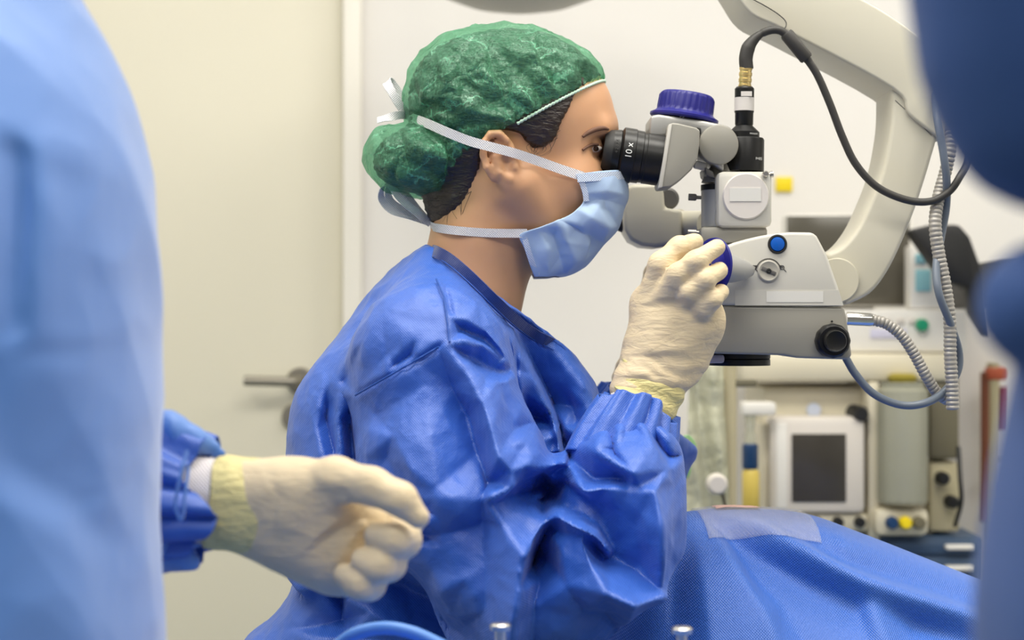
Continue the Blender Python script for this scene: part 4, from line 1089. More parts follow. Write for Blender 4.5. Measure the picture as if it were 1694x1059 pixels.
wv = N.new('ShaderNodeVectorMath'); wv.operation = 'MULTIPLY_ADD'; wv.inputs[1].default_value = (.03, .03, .03)
L.new(n2.outputs['Color'], wv.inputs[0]); L.new(tc.outputs['Object'], wv.inputs[2]); L.new(wv.outputs[0], vo_.inputs['Vector'])
b3_ = N.new('ShaderNodeBump'); b3_.inputs['Strength'].default_value = .7; b3_.inputs['Distance'].default_value = .010; L.new(vo_.outputs['Distance'], b3_.inputs['Height']); L.new(b2_.outputs[0], b3_.inputs['Normal'])
L.new(b3_.outputs[0], b.inputs['Normal'])
# more opaque along crease lines: doubled cloth, with crease highlights painted in
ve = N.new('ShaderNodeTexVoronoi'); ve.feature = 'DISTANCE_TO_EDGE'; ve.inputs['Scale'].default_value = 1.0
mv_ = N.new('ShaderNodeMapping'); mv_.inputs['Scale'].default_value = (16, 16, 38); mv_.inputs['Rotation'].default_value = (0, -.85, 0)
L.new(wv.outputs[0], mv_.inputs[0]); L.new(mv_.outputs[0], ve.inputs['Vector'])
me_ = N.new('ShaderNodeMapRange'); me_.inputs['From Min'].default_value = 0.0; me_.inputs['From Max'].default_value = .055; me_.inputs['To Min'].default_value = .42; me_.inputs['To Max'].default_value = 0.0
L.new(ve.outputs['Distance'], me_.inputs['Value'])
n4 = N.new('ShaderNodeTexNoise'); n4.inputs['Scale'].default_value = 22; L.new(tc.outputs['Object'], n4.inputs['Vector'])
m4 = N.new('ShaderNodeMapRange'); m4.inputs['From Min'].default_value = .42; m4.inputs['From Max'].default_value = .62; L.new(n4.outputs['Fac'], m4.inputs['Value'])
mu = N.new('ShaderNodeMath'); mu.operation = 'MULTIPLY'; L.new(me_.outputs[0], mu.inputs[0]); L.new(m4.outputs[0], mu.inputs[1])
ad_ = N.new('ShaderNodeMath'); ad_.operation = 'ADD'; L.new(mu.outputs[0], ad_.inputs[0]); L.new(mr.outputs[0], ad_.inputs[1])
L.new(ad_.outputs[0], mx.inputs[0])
L.new(mx.outputs[0], N['Material Output'].inputs[0])

CA, CB = W(1003, 134, 0), W(850, 222, 0)
cut_d = (CB - CA).normalized(); cut_n = Vector((cut_d.z, 0, -cut_d.x))          # points down, away from the cap
if cut_n.z > 0: cut_n = -cut_n
cf = Field((W(595, 0, 0).x, -.13, W(0, 350, 0).z), (W(1030, 0, 0).x, .13, W(0, 20, 0).z), .0030)
cf.ell(W(845, 185, 0), (R(171), .0895, R(144)), 0)
cf.ell(W(770, 150, 0), (R(92), .078, R(88)), .02)
cf.plane(CA, cut_n, 0)
cf.ell(W(703, 262, 0), (R(95), .074, R(63)), .008, rot=-.12)
cf.ell(W(640, 255, 0), (R(32), .045, R(42)), .012)
cv_, cfc = cf.mesh('cap', 2)
# open the underside
cen = cv_[cfc].mean(1)
dpl = (cen - np.array(CA)) @ np.array(cut_n)
fn = normals_np(cv_, cfc)[cfc].mean(1)
keep = ~((dpl > -.002) & ((fn @ np.array(cut_n)) > .75) & (cen[:, 0] > W(745, 0, 0).x))
cv_, cfc = keep_faces(cv_, cfc, keep)
cv_, cfc = subdiv_np(cv_, cfc)
cn_ = normals_np(cv_, cfc)
# creases radiating from the elastic, gathers at the edge and random crushed folds
CAPF = fold_lines([
    [(968, 155, 0), (940, 110, 4), (905, 75, 3), (870, 50, 0)], [(985, 140, 0), (965, 105, 4), (935, 70, 2)],
    [(945, 175, 0), (905, 140, 5), (880, 100, 5), (840, 60, 1)], [(920, 190, -1), (895, 165, -3), (860, 120, -3), (800, 70, 0)],
    [(905, 200, 0), (870, 175, 5), (825, 150, 4), (795, 110, 4), (770, 85, 0)], [(880, 212, -1), (850, 190, -3), (810, 175, -3), (770, 140, -3), (735, 120, 0)],
    [(868, 216, 0), (830, 200, 4), (790, 190, 4), (745, 165, 4), (710, 130, 0)], [(850, 220, -1), (815, 213, -2), (770, 205, -3), (720, 175, -2), (690, 160, 0)],
    [(812, 216, 0), (770, 190, 2), (745, 130, 4), (760, 95, 1)], [(905, 60, 1), (890, 85, -3), (905, 130, -3), (930, 160, 0)],
    [(845, 75, 3), (860, 110, 4), (850, 140, 1)], [(815, 120, -2), (840, 160, -3), (880, 190, -1)], [(700, 120, 0), (715, 165, 3), (735, 205, 1)],
    [(680, 175, 1), (700, 190, -2), (720, 200, 0)], [(955, 80, 0), (970, 120, -3), (978, 145, -1)],
    [(640, 225, 1), (680, 240, 4), (740, 265, 4), (785, 275, 0)], [(625, 250, 1), (670, 262, -3), (720, 290, -3), (770, 300, 0)],
    [(615, 275, 0), (660, 290, 4), (705, 312, 3), (740, 318, 0)], [(660, 205, 0), (670, 240, -3), (655, 290, -2), (670, 322, 0)],
    [(700, 205, 0), (745, 235, -3), (790, 262, -1)], [(620, 235, 0), (645, 270, 3), (640, 300, 1)], [(700, 210, 1), (690, 250, 4), (720, 300, 2)],
], -.06)
cs = fold_map(CAPF, (W(590, 0, 0).x, W(0, 360, 0).z), (W(1040, 0, 0).x, W(0, 10, 0).z), .0015, 2)
side = np.clip(np.abs(cn_[:, 1]) * 1.6, 0, 1)
disp = cs(cv_[:, 0], cv_[:, 2]) * side * 1.7
disp += .0026 * (ridge_noise(cv_, 75, 11) - .35) + .0012 * (ridge_noise(cv_, 190, 12) - .35)
pd = np.abs((cv_ - np.array(CA)) @ np.array(cut_n)); edge = np.exp(-pd / .012) * (cv_[:, 0] > W(740, 0, 0).x)
ang = np.arctan2(cv_[:, 1], cv_[:, 0] - W(845, 0, 0).x)
disp = disp * (1 - .6 * edge) + edge * .0016 * np.sin(ang * 60) - edge * .004
cv_ = cv_ + cn_ * disp[:, None]
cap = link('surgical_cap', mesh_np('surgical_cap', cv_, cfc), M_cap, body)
# elastic edge
ring = []
c0 = W(845, 185, 0)
for a in np.linspace(-1.62, 1.62, 90):
    # point on the dome ellipse inside the cut plane
    lo_, hi_ = 0.0, .2
    dirv = (-cut_d * math.cos(a) + Vector((0, 1, 0)) * math.sin(a))
    base = CA + cut_d * (CB - CA).length * .93
    for _ in range(24):
        md_ = (lo_ + hi_) / 2; q = base + dirv * md_ - c0
        if (q.x / R(171)) ** 2 + (q.y / .0895) ** 2 + (q.z / R(144)) ** 2 < 1: lo_ = md_
        else: hi_ = md_
    ring.append(base + dirv * (lo_ - .0034))
tube('elastic_edge', ring, .0016, mat('elastic_pale_green', (196, 222, 204), .6, bump=[('noise', 500, .6, .001)]), cap, 8, 3, lambda t, l: .0015 + .0004 * math.sin(l * 1500))

# ---- face mask: pleated sheet round nose, mouth and chin
rows = [((952, 287), (1034, 286), -.0600), ((957, 300), (1036, 303), -.0615), ((963, 318), (1036, 322), -.0635), ((965, 333), (1033, 342), -.0645), ((945, 354), (1025, 365), -.0650), ((905, 371), (1010, 390), -.0640),
        ((861, 386), (988, 415), -.0610), ((868, 412), (965, 436), -.0570), ((876, 436), (945, 449), -.0510), ((884, 456), (925, 455), -.0430)]
rows = [(e, f_, min(y, (front_y(hv, e[0], e[1], 6) or 0) - .0035)) for e, f_, y in rows]
Em = spline([W(*e, y) for e, f, y in rows], 8); Fm = spline([W(*f, 0) for e, f, y in rows], 8)
NS = 64; mv = []; nr = len(Em)
for j in range(nr):
    q = j / (nr - 1)
    for i in range(NS + 1):
        s = i / NS * 2 - 1
        th = abs(s) * math.pi / 2
        x = Em[j].x + (Fm[j].x - Em[j].x) * math.cos(th) ** .75
        y = (Em[j].y) * math.sin(th) ** .85 * (1 if s < 0 else -1)
        z = Em[j].z + (Fm[j].z - Em[j].z) * math.cos(th)
        mv.append((x, y, z))
mv = np.array(mv); mf = np.array([(j * (NS + 1) + i, j * (NS + 1) + i + 1, (j + 1) * (NS + 1) + i + 1, (j + 1) * (NS + 1) + i) for j in range(nr - 1) for i in range(NS)])
mv, mf = subdiv_np(mv, mf, 0)
MF = fold_lines([
    [(968, 322, 0), (1000, 318, 2.5), (1032, 322, 1)], [(966, 336, -2), (1000, 332, -2), (1030, 338, -1)],
    [(955, 348, 1), (975, 360, 4), (1000, 372, 4), (1020, 372, 1)], [(930, 366, -1), (955, 380, -3), (980, 396, -3), (1000, 398, 0)],
    [(925, 368, 1), (935, 395, 4), (945, 425, 5), (935, 450, 1)], [(905, 374, 0), (918, 395, -3), (928, 425, -3), (920, 450, 0)],
    [(890, 380, 1), (905, 410, 3), (905, 450, 1)], [(868, 388, 1), (880, 420, 0), (890, 454, 1)],
    [(960, 375, 1), (972, 400, 3), (965, 425, 2)], [(985, 345, 2), (1005, 350, -2), (1020, 352, 0)],
], -.05)
msamp = fold_map(MF, (W(840, 0, 0).x, W(0, 470, 0).z), (W(1050, 0, 0).x, W(0, 275, 0).z), .0012, 2)
mn = normals_np(mv, mf)
if mn[np.argmin(mv[:, 1])][1] > 0: mf = mf[:, ::-1]; mn = -mn
mv = mv + mn * (msamp(mv[:, 0], mv[:, 2]) * 1.7)[:, None] + mn * (.0006 * (ridge_noise(mv, 110, 21) - .3))[:, None]
M_mask = mat('mask_blue', (176, 200, 234), .55, 0, .35, sss=.08, sssr=(.004, .005, .008), var=.03, vscale=30, bump=[('noise', 90, .2, .0015), ('weave', 3200, .25, .0004)])
M_tie = mat('mask_tie_white', (236, 234, 236), .6, alpha=.82, bump=[('weave', 2600, .5, .0006)])
mask = link('face_mask', mesh_np('face_mask', mv, mf), M_mask, body)
md = mask.modifiers.new('thickness', 'SOLIDIFY'); md.thickness = .0012; md.offset = 1
# white nose band along the top edge
for off, nm in ((8.0, 'nose_band'),):
    pts = []
    for s in np.linspace(-1, 1, 17):
        th = abs(s) * math.pi / 2; e = W(955, 295, rows[0][2] - .0025); f = W(1037, 294, 0)
        y = e.y * math.sin(th) ** .85 * (1 if s < 0 else -1)
        pts.append((Vector((e.x + (f.x - e.x) * math.cos(th) ** .75 + .0015 * math.cos(th), y + (-.0012 if s < 0 else .0012) * abs(s), e.z + (f.z - e.z) * math.cos(th))), Vector((.0, 0, 1))))
    ribbon(nm, pts, R(13), mat('mask_band', (206, 218, 238), .55, bump=[('weave', 2600, .5, .0006)]), mask, 4)
def tp(u, v, y, s):
    yy = -max(y, -((front_y(hv, u, v, 6) or 0) - .0055)); q = W(u, v, yy); return Vector((q.x, yy * -s, q.z))
for s in (-1, 1):
    up = Vector((.05, 0, 1))
    ribbon('tie', [(tp(964, 292, .062, s), up), (tp(925, 279, .0705, s), Vector((.2, 0, 1))), (tp(880, 263, .0785, s), Vector((.3, .1 * s, 1))), (W(846, 252, .0875 * s), Vector((.3, 0, 1))), (W(812, 243, .0925 * s), Vector((.25, 0, 1))),
                   (W(776, 233, .0905 * s), Vector((.25, .1 * s, 1))), (W(740, 219, .0835 * s), Vector((.3, .3 * s, 1))), (W(706, 204, .060 * s), Vector((.3, .5 * s, 1))), (W(684, 196, .028 * s), Vector((.2, .3 * s, 1))), (W(676, 193, 0), Vector((.1, 0, 1)))], R(15), M_tie, mask, 8)
    ribbon('tie', [(tp(872, 386, .0625, s), up), (tp(835, 386, .0610, s), up), (W(800, 385, .0585 * s), up), (W(760, 382, .0555 * s), up), (W(735, 379, .047 * s), Vector((0, .2 * s, 1))), (W(718, 376, .026 * s), Vector((-.1, .2 * s, 1))), (W(712, 372, 0), Vector((-.1, 0, 1)))], R(14), M_tie, mask, 8)
# pale stitched side edges of the mask
M_edge = mat('mask_edge', (212, 222, 240), .55, bump=[('weave', 2600, .5, .0006)])
for s in (-1, 1):
    for i0, i1 in ((0, 4), (6, 10)):
        ribbon('edge_band', [(Vector((W(e[0] + 5, e[1], y - .0022).x, (y - .0022) * -s, W(e[0] + 5, e[1], y - .0022).z)), Vector((1, 0, -.1))) for e, f_, y in rows[i0:i1]], R(9), M_edge, mask, 6)
# bows at the back of the head
def bow(pts, w, yw=.35):
    ribbon('bow_loop', [(W(u, v, y), Vector((.6, yw, .6))) for u, v, y in pts], w, M_tie, mask, 8)
bow([(680, 194, 0), (664, 178, -.012), (648, 152, -.018), (640, 136, -.012), (648, 138, .0), (662, 158, .006), (678, 186, .004)], R(15))
bow([(682, 192, 0), (664, 190, -.012), (644, 194, -.018), (624, 199, -.016)], R(14), .25)
bow([(712, 370, 0), (690, 352, -.012), (662, 328, -.016), (646, 306, -.012), (634, 308, -.004), (631, 328, .004), (648, 348, .006), (680, 358, .004), (710, 368, .002)], R(13))
bow([(710, 368, .002), (690, 345, .010), (672, 322, .014), (654, 306, .012), (642, 316, .008), (650, 336, .006), (690, 360, .004)], R(12))

# ---- gown: torso, dolman sleeves, open collar, skirt over the stool
g = Field((W(385, 0, .2).x, -.335, .42), (W(1165, 0, .2).x, .335, W(0, 395, -.1).z), .0046)
k = .05
g.chain([P3(700, 1120, 0, 170), P3(690, 960, 0, 176), P3(694, 780, 0, 192), P3(715, 640, 0, 162), P3(748, 540, 0, 118), P3(782, 470, 0, 86)], k, sy=1.12)
g.cone(W(800, 600, 0), W(905, 640, 0), R(100), R(50), .05, sy=1.35)            # chest front bellying forward
g.cone(W(904, 590, 0), W(942, 682, 0), R(27), R(25), .03, sy=2.1)
g.cone(W(840, 560, 0), W(908, 590, 0), R(60), R(30), .02, sy=2.0)
g.cone(W(940, 670, 0), W(900, 790, 0), R(40), R(90), .04, sy=1.5)
for s in (-1, 1):
    g.cone(W(765, 480, .05 * s), W(712, 590, .155 * s), R(62), R(84), .05)        # shoulder
    g.cone(W(712, 600, .155 * s), W(760, 800, .185 * s), R(104), R(128), .06)      # upper sleeve
    g.cone(W(760, 800, .185 * s), W(850, 985, .20 * s), R(118), R(104), .04)
    g.cone(W(590, 700, .07 * s), W(590, 830, .10 * s), R(96), R(96), .05)
    g.cone(W(850, 990, .20 * s), W(935, 975, .205 * s), R(100), R(92), .03)        # elbow
fs = lambda dy: [(W(940, 970, -.205), R(95, -.2)), (W(1000, 860, -.200), R(112, -.2)), (W(1026, 792, -.188), R(84, -.2))]
c_ = fs(0)
g.chain(c_, .03)
g.cone(W(960, 960, -.205), W(1082, 969, -.22), R(70, -.2), R(9, -.2), .02)
g.cone(W(1062, 760, -.19), W(1078, 900, -.2), R(58, -.2), R(46, -.2), .03)
# far sleeve
g.chain([(W(930, 970, .205), .060), (W(1000, 860, .20), .060), (W(1055, 780, .19), .050), (W(1088, 720, .175), .040), (W(1098, 690, .17), .028)], .03)
g.cone(W(1085, 725, .18), W(1136, 715, .17), .026, .012, .03)
# lap, skirt
g.cone(W(640, 1140, -.075), W(960, 1190, -.09), R(105), R(90), .05)
g.cone(W(640, 1130, .10), W(960, 1190, .11), R(120), R(95), .05)
g.cone(W(560, 1110, 0), W(450, 1110, 0), R(100), R(52), .05, sy=2.4)
g.cone(W(530, 1010, 0), W(455, 1062, 0), R(26), R(22), .05, sy=4.0)
g.cone(W(500, 958, -.10), W(474, 944, -.10), R(14), R(7), .02)
# collar: cut along the slanting neckline, hollow inside
nA, nB = W(712, 410, 0), W(926, 571, 0)
nd = (nB - nA).normalized(); nn = Vector((-nd.z, 0, nd.x));
if nn.z < 0: nn = -nn
g.plane(nA + nn * R(2), nn, .004)
g.cone(W(800, 430, 0), W(770, 560, 0), R(86), R(84), .004, 's')
g.cone(W(865, 500, 0), W(840, 570, 0), R(48), R(50), .01, 's', sy=1.1)
g.F[...] = g.F
gv, gf = g.mesh('gown', 3)
gv, gf = subdiv_np(gv, gf)
GY = -.24
GF = fold_lines([
    # elbow pit and lips
    [(905, 796, -26), (917, 822, -42), (896, 838, -38)],
    [(868, 768, 12), (895, 775, 8), (912, 795, -10)], [(860, 745, 4), (880, 756, 10), (925, 752, 6)],
    [(800, 820, 2), (815, 812, 16), (848, 799, 12), (872, 790, -6)], [(822, 826, -2), (852, 823, -16), (884, 822, -30)],
    [(812, 824, 8), (835, 862, 10), (866, 906, 22), (860, 958, 20), (850, 1010, 18), (846, 1075, 14)],
    [(882, 828, -18), (899, 862, 8), (868, 906, 22)], [(852, 826, -8), (872, 850, 2), (890, 866, 8)],
    [(800, 860, -4), (806, 930, 2), (805, 1000, 2), (800, 1060, 0)],
    [(908, 872, -14), (890, 915, -34), (880, 944, -34), (892, 958, -12)], [(880, 1000, -4), (876, 1070, -4)],
    [(888, 828, -10), (921, 846, 10), (960, 862, 16), (985, 878, 14), (1006, 908, 6)],
    [(903, 838, -30), (930, 838, -16), (965, 848, -10), (990, 866, -8), (1012, 900, -12), (1014, 914, -12)],
    [(918, 893, 2), (940, 881, 6), (962, 876, 9)], [(905, 900, -12), (922, 905, 4), (936, 957, 6), (948, 1010, 2), (952, 1070, 0)],
    [(962, 876, 9), (978, 925, 16), (1000, 963, 26), (1040, 982, 34), (1088, 975, 30)],
    [(966, 880, 2), (985, 905, -14), (1000, 922, -12), (1012, 914, -12)],
    [(1012, 914, -12), (1045, 940, -4), (1088, 970, 22)], [(960, 1000, 2), (1000, 1010, -4), (1030, 1070, -10)],
    [(1018, 900, -10), (1020, 840, -2), (1036, 808, 6)], [(1055, 798, 10), (1078, 806, 18), (1086, 860, 20), (1090, 930, 20)], [(1050, 860, 0), (1060, 930, 0)],
    [(1112, 800, 4), (1118, 850, 4), (1112, 930, 2)],
    [(942, 727, -6), (985, 742, 14), (1041, 777, 18)], [(950, 768, -14), (985, 797, -14), (1030, 794, -6)], [(1041, 777, 18), (1038, 800, 6)],
    [(944, 772, -6), (962, 806, 10), (1000, 800, 8), (1030, 800, 6)], [(935, 800, -18), (975, 832, -10), (1000, 880, -12), (1008, 898, -12)], [(938, 796, -10), (930, 775, -6), (918, 772, 6), (912, 790, -12)],
    # cuff gathers
    [(996, 672, 4), (1000, 705, 8), (1008, 738, 6)], [(1010, 676, -4), (1014, 712, -9), (1018, 750, -4)], [(1024, 672, 6), (1028, 700, 8), (1020, 748, 10)],
    [(1038, 680, -4), (1045, 700, -6)], [(1048, 682, 6), (1080, 735, 10), (1106, 775, 8)], [(1062, 690, -5), (1092, 738, -10), (1110, 760, -6)], [(1078, 692, 4), (1100, 720, 5), (1112, 750, 2)],
    [(980, 690, -2), (968, 715, -10), (960, 728, -6)],
    # upper arm ridge and facets
    [(745, 575, 8), (777, 621, 12), (799, 664, 15), (815, 710, 16), (826, 748, 16), (846, 772, 12), (856, 792, 6)],
    [(748, 640, -4), (772, 690, -9), (790, 750, -12), (806, 800, -8)], [(700, 640, 2), (715, 720, 5), (725, 800, 4), (735, 900, 2)],
    [(744, 569, 9), (770, 566, 8), (800, 571, 3)], [(752, 580, 0), (785, 598, -8), (815, 615, -9), (842, 624, -6)], [(800, 628, 5), (820, 633, 9), (853, 625, 9), (884, 632, 10)],
    [(835, 596, 4), (846, 612, -4), (853, 622, 6)], [(742, 524, 6), (770, 530, 6), (800, 548, 4), (850, 606, 6)], [(760, 545, -3), (800, 562, -4), (832, 592, 0)],
    [(830, 640, 6), (870, 660, 8), (905, 690, 10)], [(850, 712, -4), (885, 706, -8), (915, 712, -2)], [(835, 735, 6), (870, 730, 6), (920, 742, 8)],
    # near panel edge then deeper chest panel
    [(735, 450, 5), (790, 492, 6), (838, 545, 8), (858, 588, 10), (884, 634, 12), (912, 688, 14), (928, 728, 14), (936, 768, 14)],
    [(746, 446, -2), (800, 490, -6), (852, 545, -14), (872, 588, -18), (896, 634, -22), (922, 688, -26), (938, 730, -30), (944, 765, -26)],
    [(925, 590, -8), (950, 650, -10), (960, 690, -16)],
    # shoulder seam
    [(722, 465, 5), (732, 488, 3), (740, 520, 4), (744, 566, 6)], [(728, 463, 3.5), (738, 488, -1), (746, 522, 1)], [(734, 461, 5), (744, 488, 3.5), (752, 520, 4)],
    [(585, 648, 3), (640, 618, 4), (690, 592, 4), (724, 566, 5)], [(584, 654, 0), (641, 624, 0.5), (692, 598, .5), (726, 572, 2)], [(586, 660, 3), (642, 631, 3.5), (694, 604, 3.5), (730, 580, 4)],
    [(620, 612, 1), (640, 600, 4), (690, 560, 4), (720, 540, 3)], [(640, 590, 0), (655, 608, -2)], [(672, 572, 3), (680, 590, -2)],
    # back folds
    [(578, 660, 6), (584, 710, 8), (592, 762, 8), (600, 820, 4)], [(566, 672, -2), (564, 720, -12), (570, 770, -14), (576, 830, -8)],
    [(552, 650, 4), (545, 700, 6), (550, 745, 6), (548, 800, 4)], [(530, 640, 3), (518, 700, -6), (536, 760, -6)], [(515, 650, 4), (506, 720, 5), (520, 770, 5)],
    [(560, 600, 3), (540, 640, 4)], [(600, 560, 3), (572, 610, -3), (556, 640, -2)], [(630, 520, 2), (600, 580, 4), (590, 610, 2)],
    # soft sleeve folds
    [(620, 690, 0), (650, 720, 5), (680, 770, 6), (690, 800, 2)], [(640, 760, -2), (665, 800, -5), (700, 840, -3)], [(700, 820, 2), (750, 815, 6), (800, 800, 0)],
    [(640, 850, 2), (700, 855, 6), (760, 840, 4)], [(650, 890, -2), (700, 880, -5), (770, 870, -4)], [(690, 900, 4), (715, 935, 5), (734, 971, 8)], [(734, 971, 8), (770, 950, 5), (805, 935, 2)], [(700, 990, -2), (750, 1020, -2)],
    [(610, 800, 0), (615, 860, 4), (640, 920, 2)],
    [(512, 985, 9), (540, 1000, -14), (545, 1070, -14)], [(500, 1000, 8), (450, 1030, 7), (420, 1060, 5)], [(590, 985, -6), (660, 1005, -14), (760, 1050, -12)], [(560, 1020, 6), (600, 1040, 8)],
], GY)
gs = fold_map(GF, (W(440, 0, GY).x, W(0, 1090, GY).z), (W(1150, 0, GY).x, W(0, 430, GY).z), .0016, 2)
gn = normals_np(gv, gf)
front = np.clip((-gn[:, 1] - .02) / .35, 0, 1)
near = np.clip((.0 - gv[:, 1]) / .06, 0, 1)
gv[:, 1] -= gs(gv[:, 0], gv[:, 2]) * front * near * 2.2
gn = normals_np(gv, gf)
gv += gn * (.0020 * (ridge_noise(gv, 30, 2) - .35) + .0012 * (ridge_noise(gv, 85, 5) - .35))[:, None]
gown = link('surgical_gown', mesh_np('surgical_gown', gv, gf), M_gown, body)
# neckline binding: darker strip following the collar rim
br = [(713, 414), (722, 417), (740, 427), (763, 445), (790, 470), (820, 500), (850, 528), (880, 551), (904, 564), (920, 572)]
ys = [front_y(gv, u, v + 4, 7) for u, v in br]
ys = [(-.03 if y is None else y) for y in ys]
ys[0] = min(-.004, ys[0] * .3); ys[-1] = -.006
def rimp(s): return [(W(u, v, y) * 1 if s > 0 else Vector((W(u, v, y).x, -y, W(u, v, y).z)), Vector((.45, -.35 * s, .8))) for (u, v), y in zip(br, [q - .0022 for q in ys])]
ribbon('neck_binding', rimp(1) + rimp(-1)[::-1][1:], R(19), M_binding, gown, 8, .0016)

# stitched seams on the near shoulder and down the raglan line
M_seam = mat('gown_seam', (22, 74, 160), .6)
def seam(pts, r=R(1.5)):
    C = [front_y(gv, u, v, 6) for u, v in pts]
    P_ = [W(u, v, y - .0012) for (u, v), y in zip(pts, C) if y is not None]
    if len(P_) > 2: tube('seam', P_, r, M_seam, gown, 8, 6)
def along(a, b, n): return [(a[0] + (b[0] - a[0]) * i / n, a[1] + (b[1] - a[1]) * i / n) for i in range(n + 1)]
seam(along((588, 654), (726, 574), 22))
seam(along((722, 462), (735, 492), 6)[:-1] + along((735, 492), (744, 566), 14))
# stitch line along the neck binding
seam([(u - 4, v + 7) for u, v in br[1:]], R(.9))

# ---- surgeon's gloved hands on the grips
def glove_hand(far):
    f = Field((W(985, 0, -.2).x, -.24, W(0, 715, -.2).z), (W(1215, 0, -.2).x, -.06, W(0, 370, -.2).z), .0022)
    f.chain([P3(1052, 690, -.166, 38), P3(1066, 650, -.160, 46), P3(1090, 600, -.152, 57)], .02, sy=.72)
    f.ell(W(1112, 560, -.148), (R(72, -.15), .027, R(80, -.15)), .02, rot=.25)
    f.ell(W(1122, 515, -.150), (R(62, -.15), .022, R(56, -.15)), .02, rot=.2)
    f.cone(W(1075, 500, -.14), W(1165, 530, -.15), R(26), R(28), .02)
    fing = [
        [P3(1080, 488, -.150, 24), P3(1093, 438, -.162, 19.5), P3(1124, 410, -.158, 17.5), P3(1150, 400, -.138, 14)],
        [P3(1100, 492, -.160, 23), P3(1122, 455, -.180, 18), P3(1152, 431, -.186, 16.5), P3(1186, 409, -.166, 14.5)],
        [P3(1128, 505, -.160, 23), P3(1143, 482, -.182, 17.5), P3(1166, 463, -.188, 16), P3(1190, 448, -.168, 14.5)],
        [P3(1150, 530, -.158, 22), P3(1165, 508, -.178, 17), P3(1179, 495, -.184, 15), P3(1193, 483, -.166, 13.5)]]
    for c in fing: 
        g_ = Field.__new__(Field); g_.__dict__.update(f.__dict__); g_.F = np.full(f.n, 1.0, np.float32)
        g_.chain(c, .006)
        F0 = f.F; kk = .0035
        hh = np.maximum(kk - np.abs(F0 - g_.F), 0) / kk; f.F = np.minimum(F0, g_.F) - hh * hh * kk / 4
    f.chain([P3(1085, 540, -.128, 26), P3(1080, 490, -.106, 21), P3(1112, 462, -.098, 17), P3(1146, 452, -.100, 14)], .012)   # thumb on the far side of the grip
    v, q = f.mesh('glove', 2)
    v, q = subdiv_np(v, q)
    n = normals_np(v, q)
    # stretched wrinkles running round the wrist and across the palm
    w0 = np.clip((W(0, 560, -.15).z - v[:, 2]) / .05, 0, 1)
    ax = (v[:, 2] * .93 + v[:, 0] * .36)
    d = .0007 * np.sin(ax * 430 + 2.2 * np.sin(v[:, 0] * 90)) * w0 + .0006 * (ridge_noise(v, 95, 8) - .35)
    GL = fold_lines([
        [(1062, 505, 0), (1090, 492, 2), (1130, 490, 2.4), (1150, 480, 0)], [(1060, 512, 0), (1100, 503, -1.5), (1145, 500, 0)],
        [(1050, 545, 0), (1100, 538, 1.5), (1160, 548, 1.5), (1190, 540, 0)], [(1040, 578, 0), (1080, 582, 2.2), (1130, 576, 2.4), (1182, 560, 0)], [(1040, 588, 0), (1085, 592, -1), (1140, 588, 0)],
        [(1030, 606, 0), (1070, 620, 2), (1110, 640, 2.2), (1140, 650, 0)], [(1026, 622, 0), (1070, 634, -1.4), (1120, 654, 0)], [(1130, 520, 0), (1120, 560, 1.2), (1130, 600, 0)],
        [(1120, 600, 0), (1124, 625, 1.4), (1118, 645, 0)], [(1150, 610, 0), (1140, 640, 1.6), (1128, 660, 0)], [(1172, 515, 0), (1165, 560, 1.2), (1150, 600, 0)]], -.17)
    sam = fold_map(GL, (W(985, 0, -.2).x, W(0, 715, -.2).z), (W(1215, 0, -.2).x, W(0, 370, -.2).z), .0012, 2)
    d += sam(v[:, 0], v[:, 2]) * np.clip(-n[:, 1] * 1.6, 0, 1)
    v = v + n * d[:, None]
    if far:
        v[:, 1] *= -1; q = q[:, ::-1]
        v[:, 0] += .020
    gl = link('glove', mesh_np('glove', v, q), M_glove, body)
    # rolled cuff of the glove, and white knit cuff under it
    s = -1 if not far else 1; dx = .020 if far else 0
    A = [W(1052, 690, -.170), W(1064, 664, -.163), W(1076, 636, -.157), W(1086, 610, -.153)]
    for p in A:
        if far: p.y = -p.y; p.x += dx
    def sleeve(nm, t0, t1, ra, rb, m, par, amp, fr, ph):
        C = spline(A, 10); C = C[int(t0 * (len(C) - 1)):int(t1 * (len(C) - 1)) + 1]
        vs = []; SEG = 72
        for i, c in enumerate(C):
            tq = i / (len(C) - 1); r = ra + (rb - ra) * tq
            tan = (A[-1] - A[0]).normalized(); sx_ = Vector((0, 0, 1)).cross(tan); 
            e1 = Vector((tan.z, 0, -tan.x)).normalized(); e2 = Vector((0, 1, 0))
            for kx in range(SEG):
                a = 2 * math.pi * kx / SEG
                rr = r * (1 + amp * math.sin(fr * tq + ph + 1.5 * math.sin(2 * a)) + amp * .6 * math.sin(5 * a + 6 * tq))
                vs.append(c + e1 * math.cos(a) * rr + e2 * math.sin(a) * rr * .76 + tan * (.004 * math.cos(a) * (1 - tq) * -1 + .0016 * math.sin(3 * a)))
        n_ = len(C); fs_ = [(i * SEG + kx, i * SEG + (kx + 1) % SEG, (i + 1) * SEG + (kx + 1) % SEG, (i + 1) * SEG + kx) for i in range(n_ - 1) for kx in range(SEG)]
        ob_ = link(nm, mesh_np(nm, [tuple(p) for p in vs], fs_), m, par); mdf = ob_.modifiers.new('thickness', 'SOLIDIFY'); mdf.thickness = .0008
        return ob_
    sleeve('glove_cuff', .30, 1.0, R(57, -.16), R(62, -.16), M_cuffroll, gl, .022, 15, 0)
    B = [W(1020, 780, -.186), W(1032, 742, -.178), W(1045, 706, -.171), W(1056, 674, -.165)]
    for p in B:
        if far: p.y = -p.y; p.x += dx
    ruffle('sleeve_end', B, R(88, -.17), R(62, -.17), M_gown, gown, .92, 13, .26, 3 if far else 5, .006)
    sleeve('knit_cuff', .0, .5, R(54, -.16), R(52, -.16), M_knit, gown, .006, 6, 1)
glove_hand(False)
glove_hand(True)
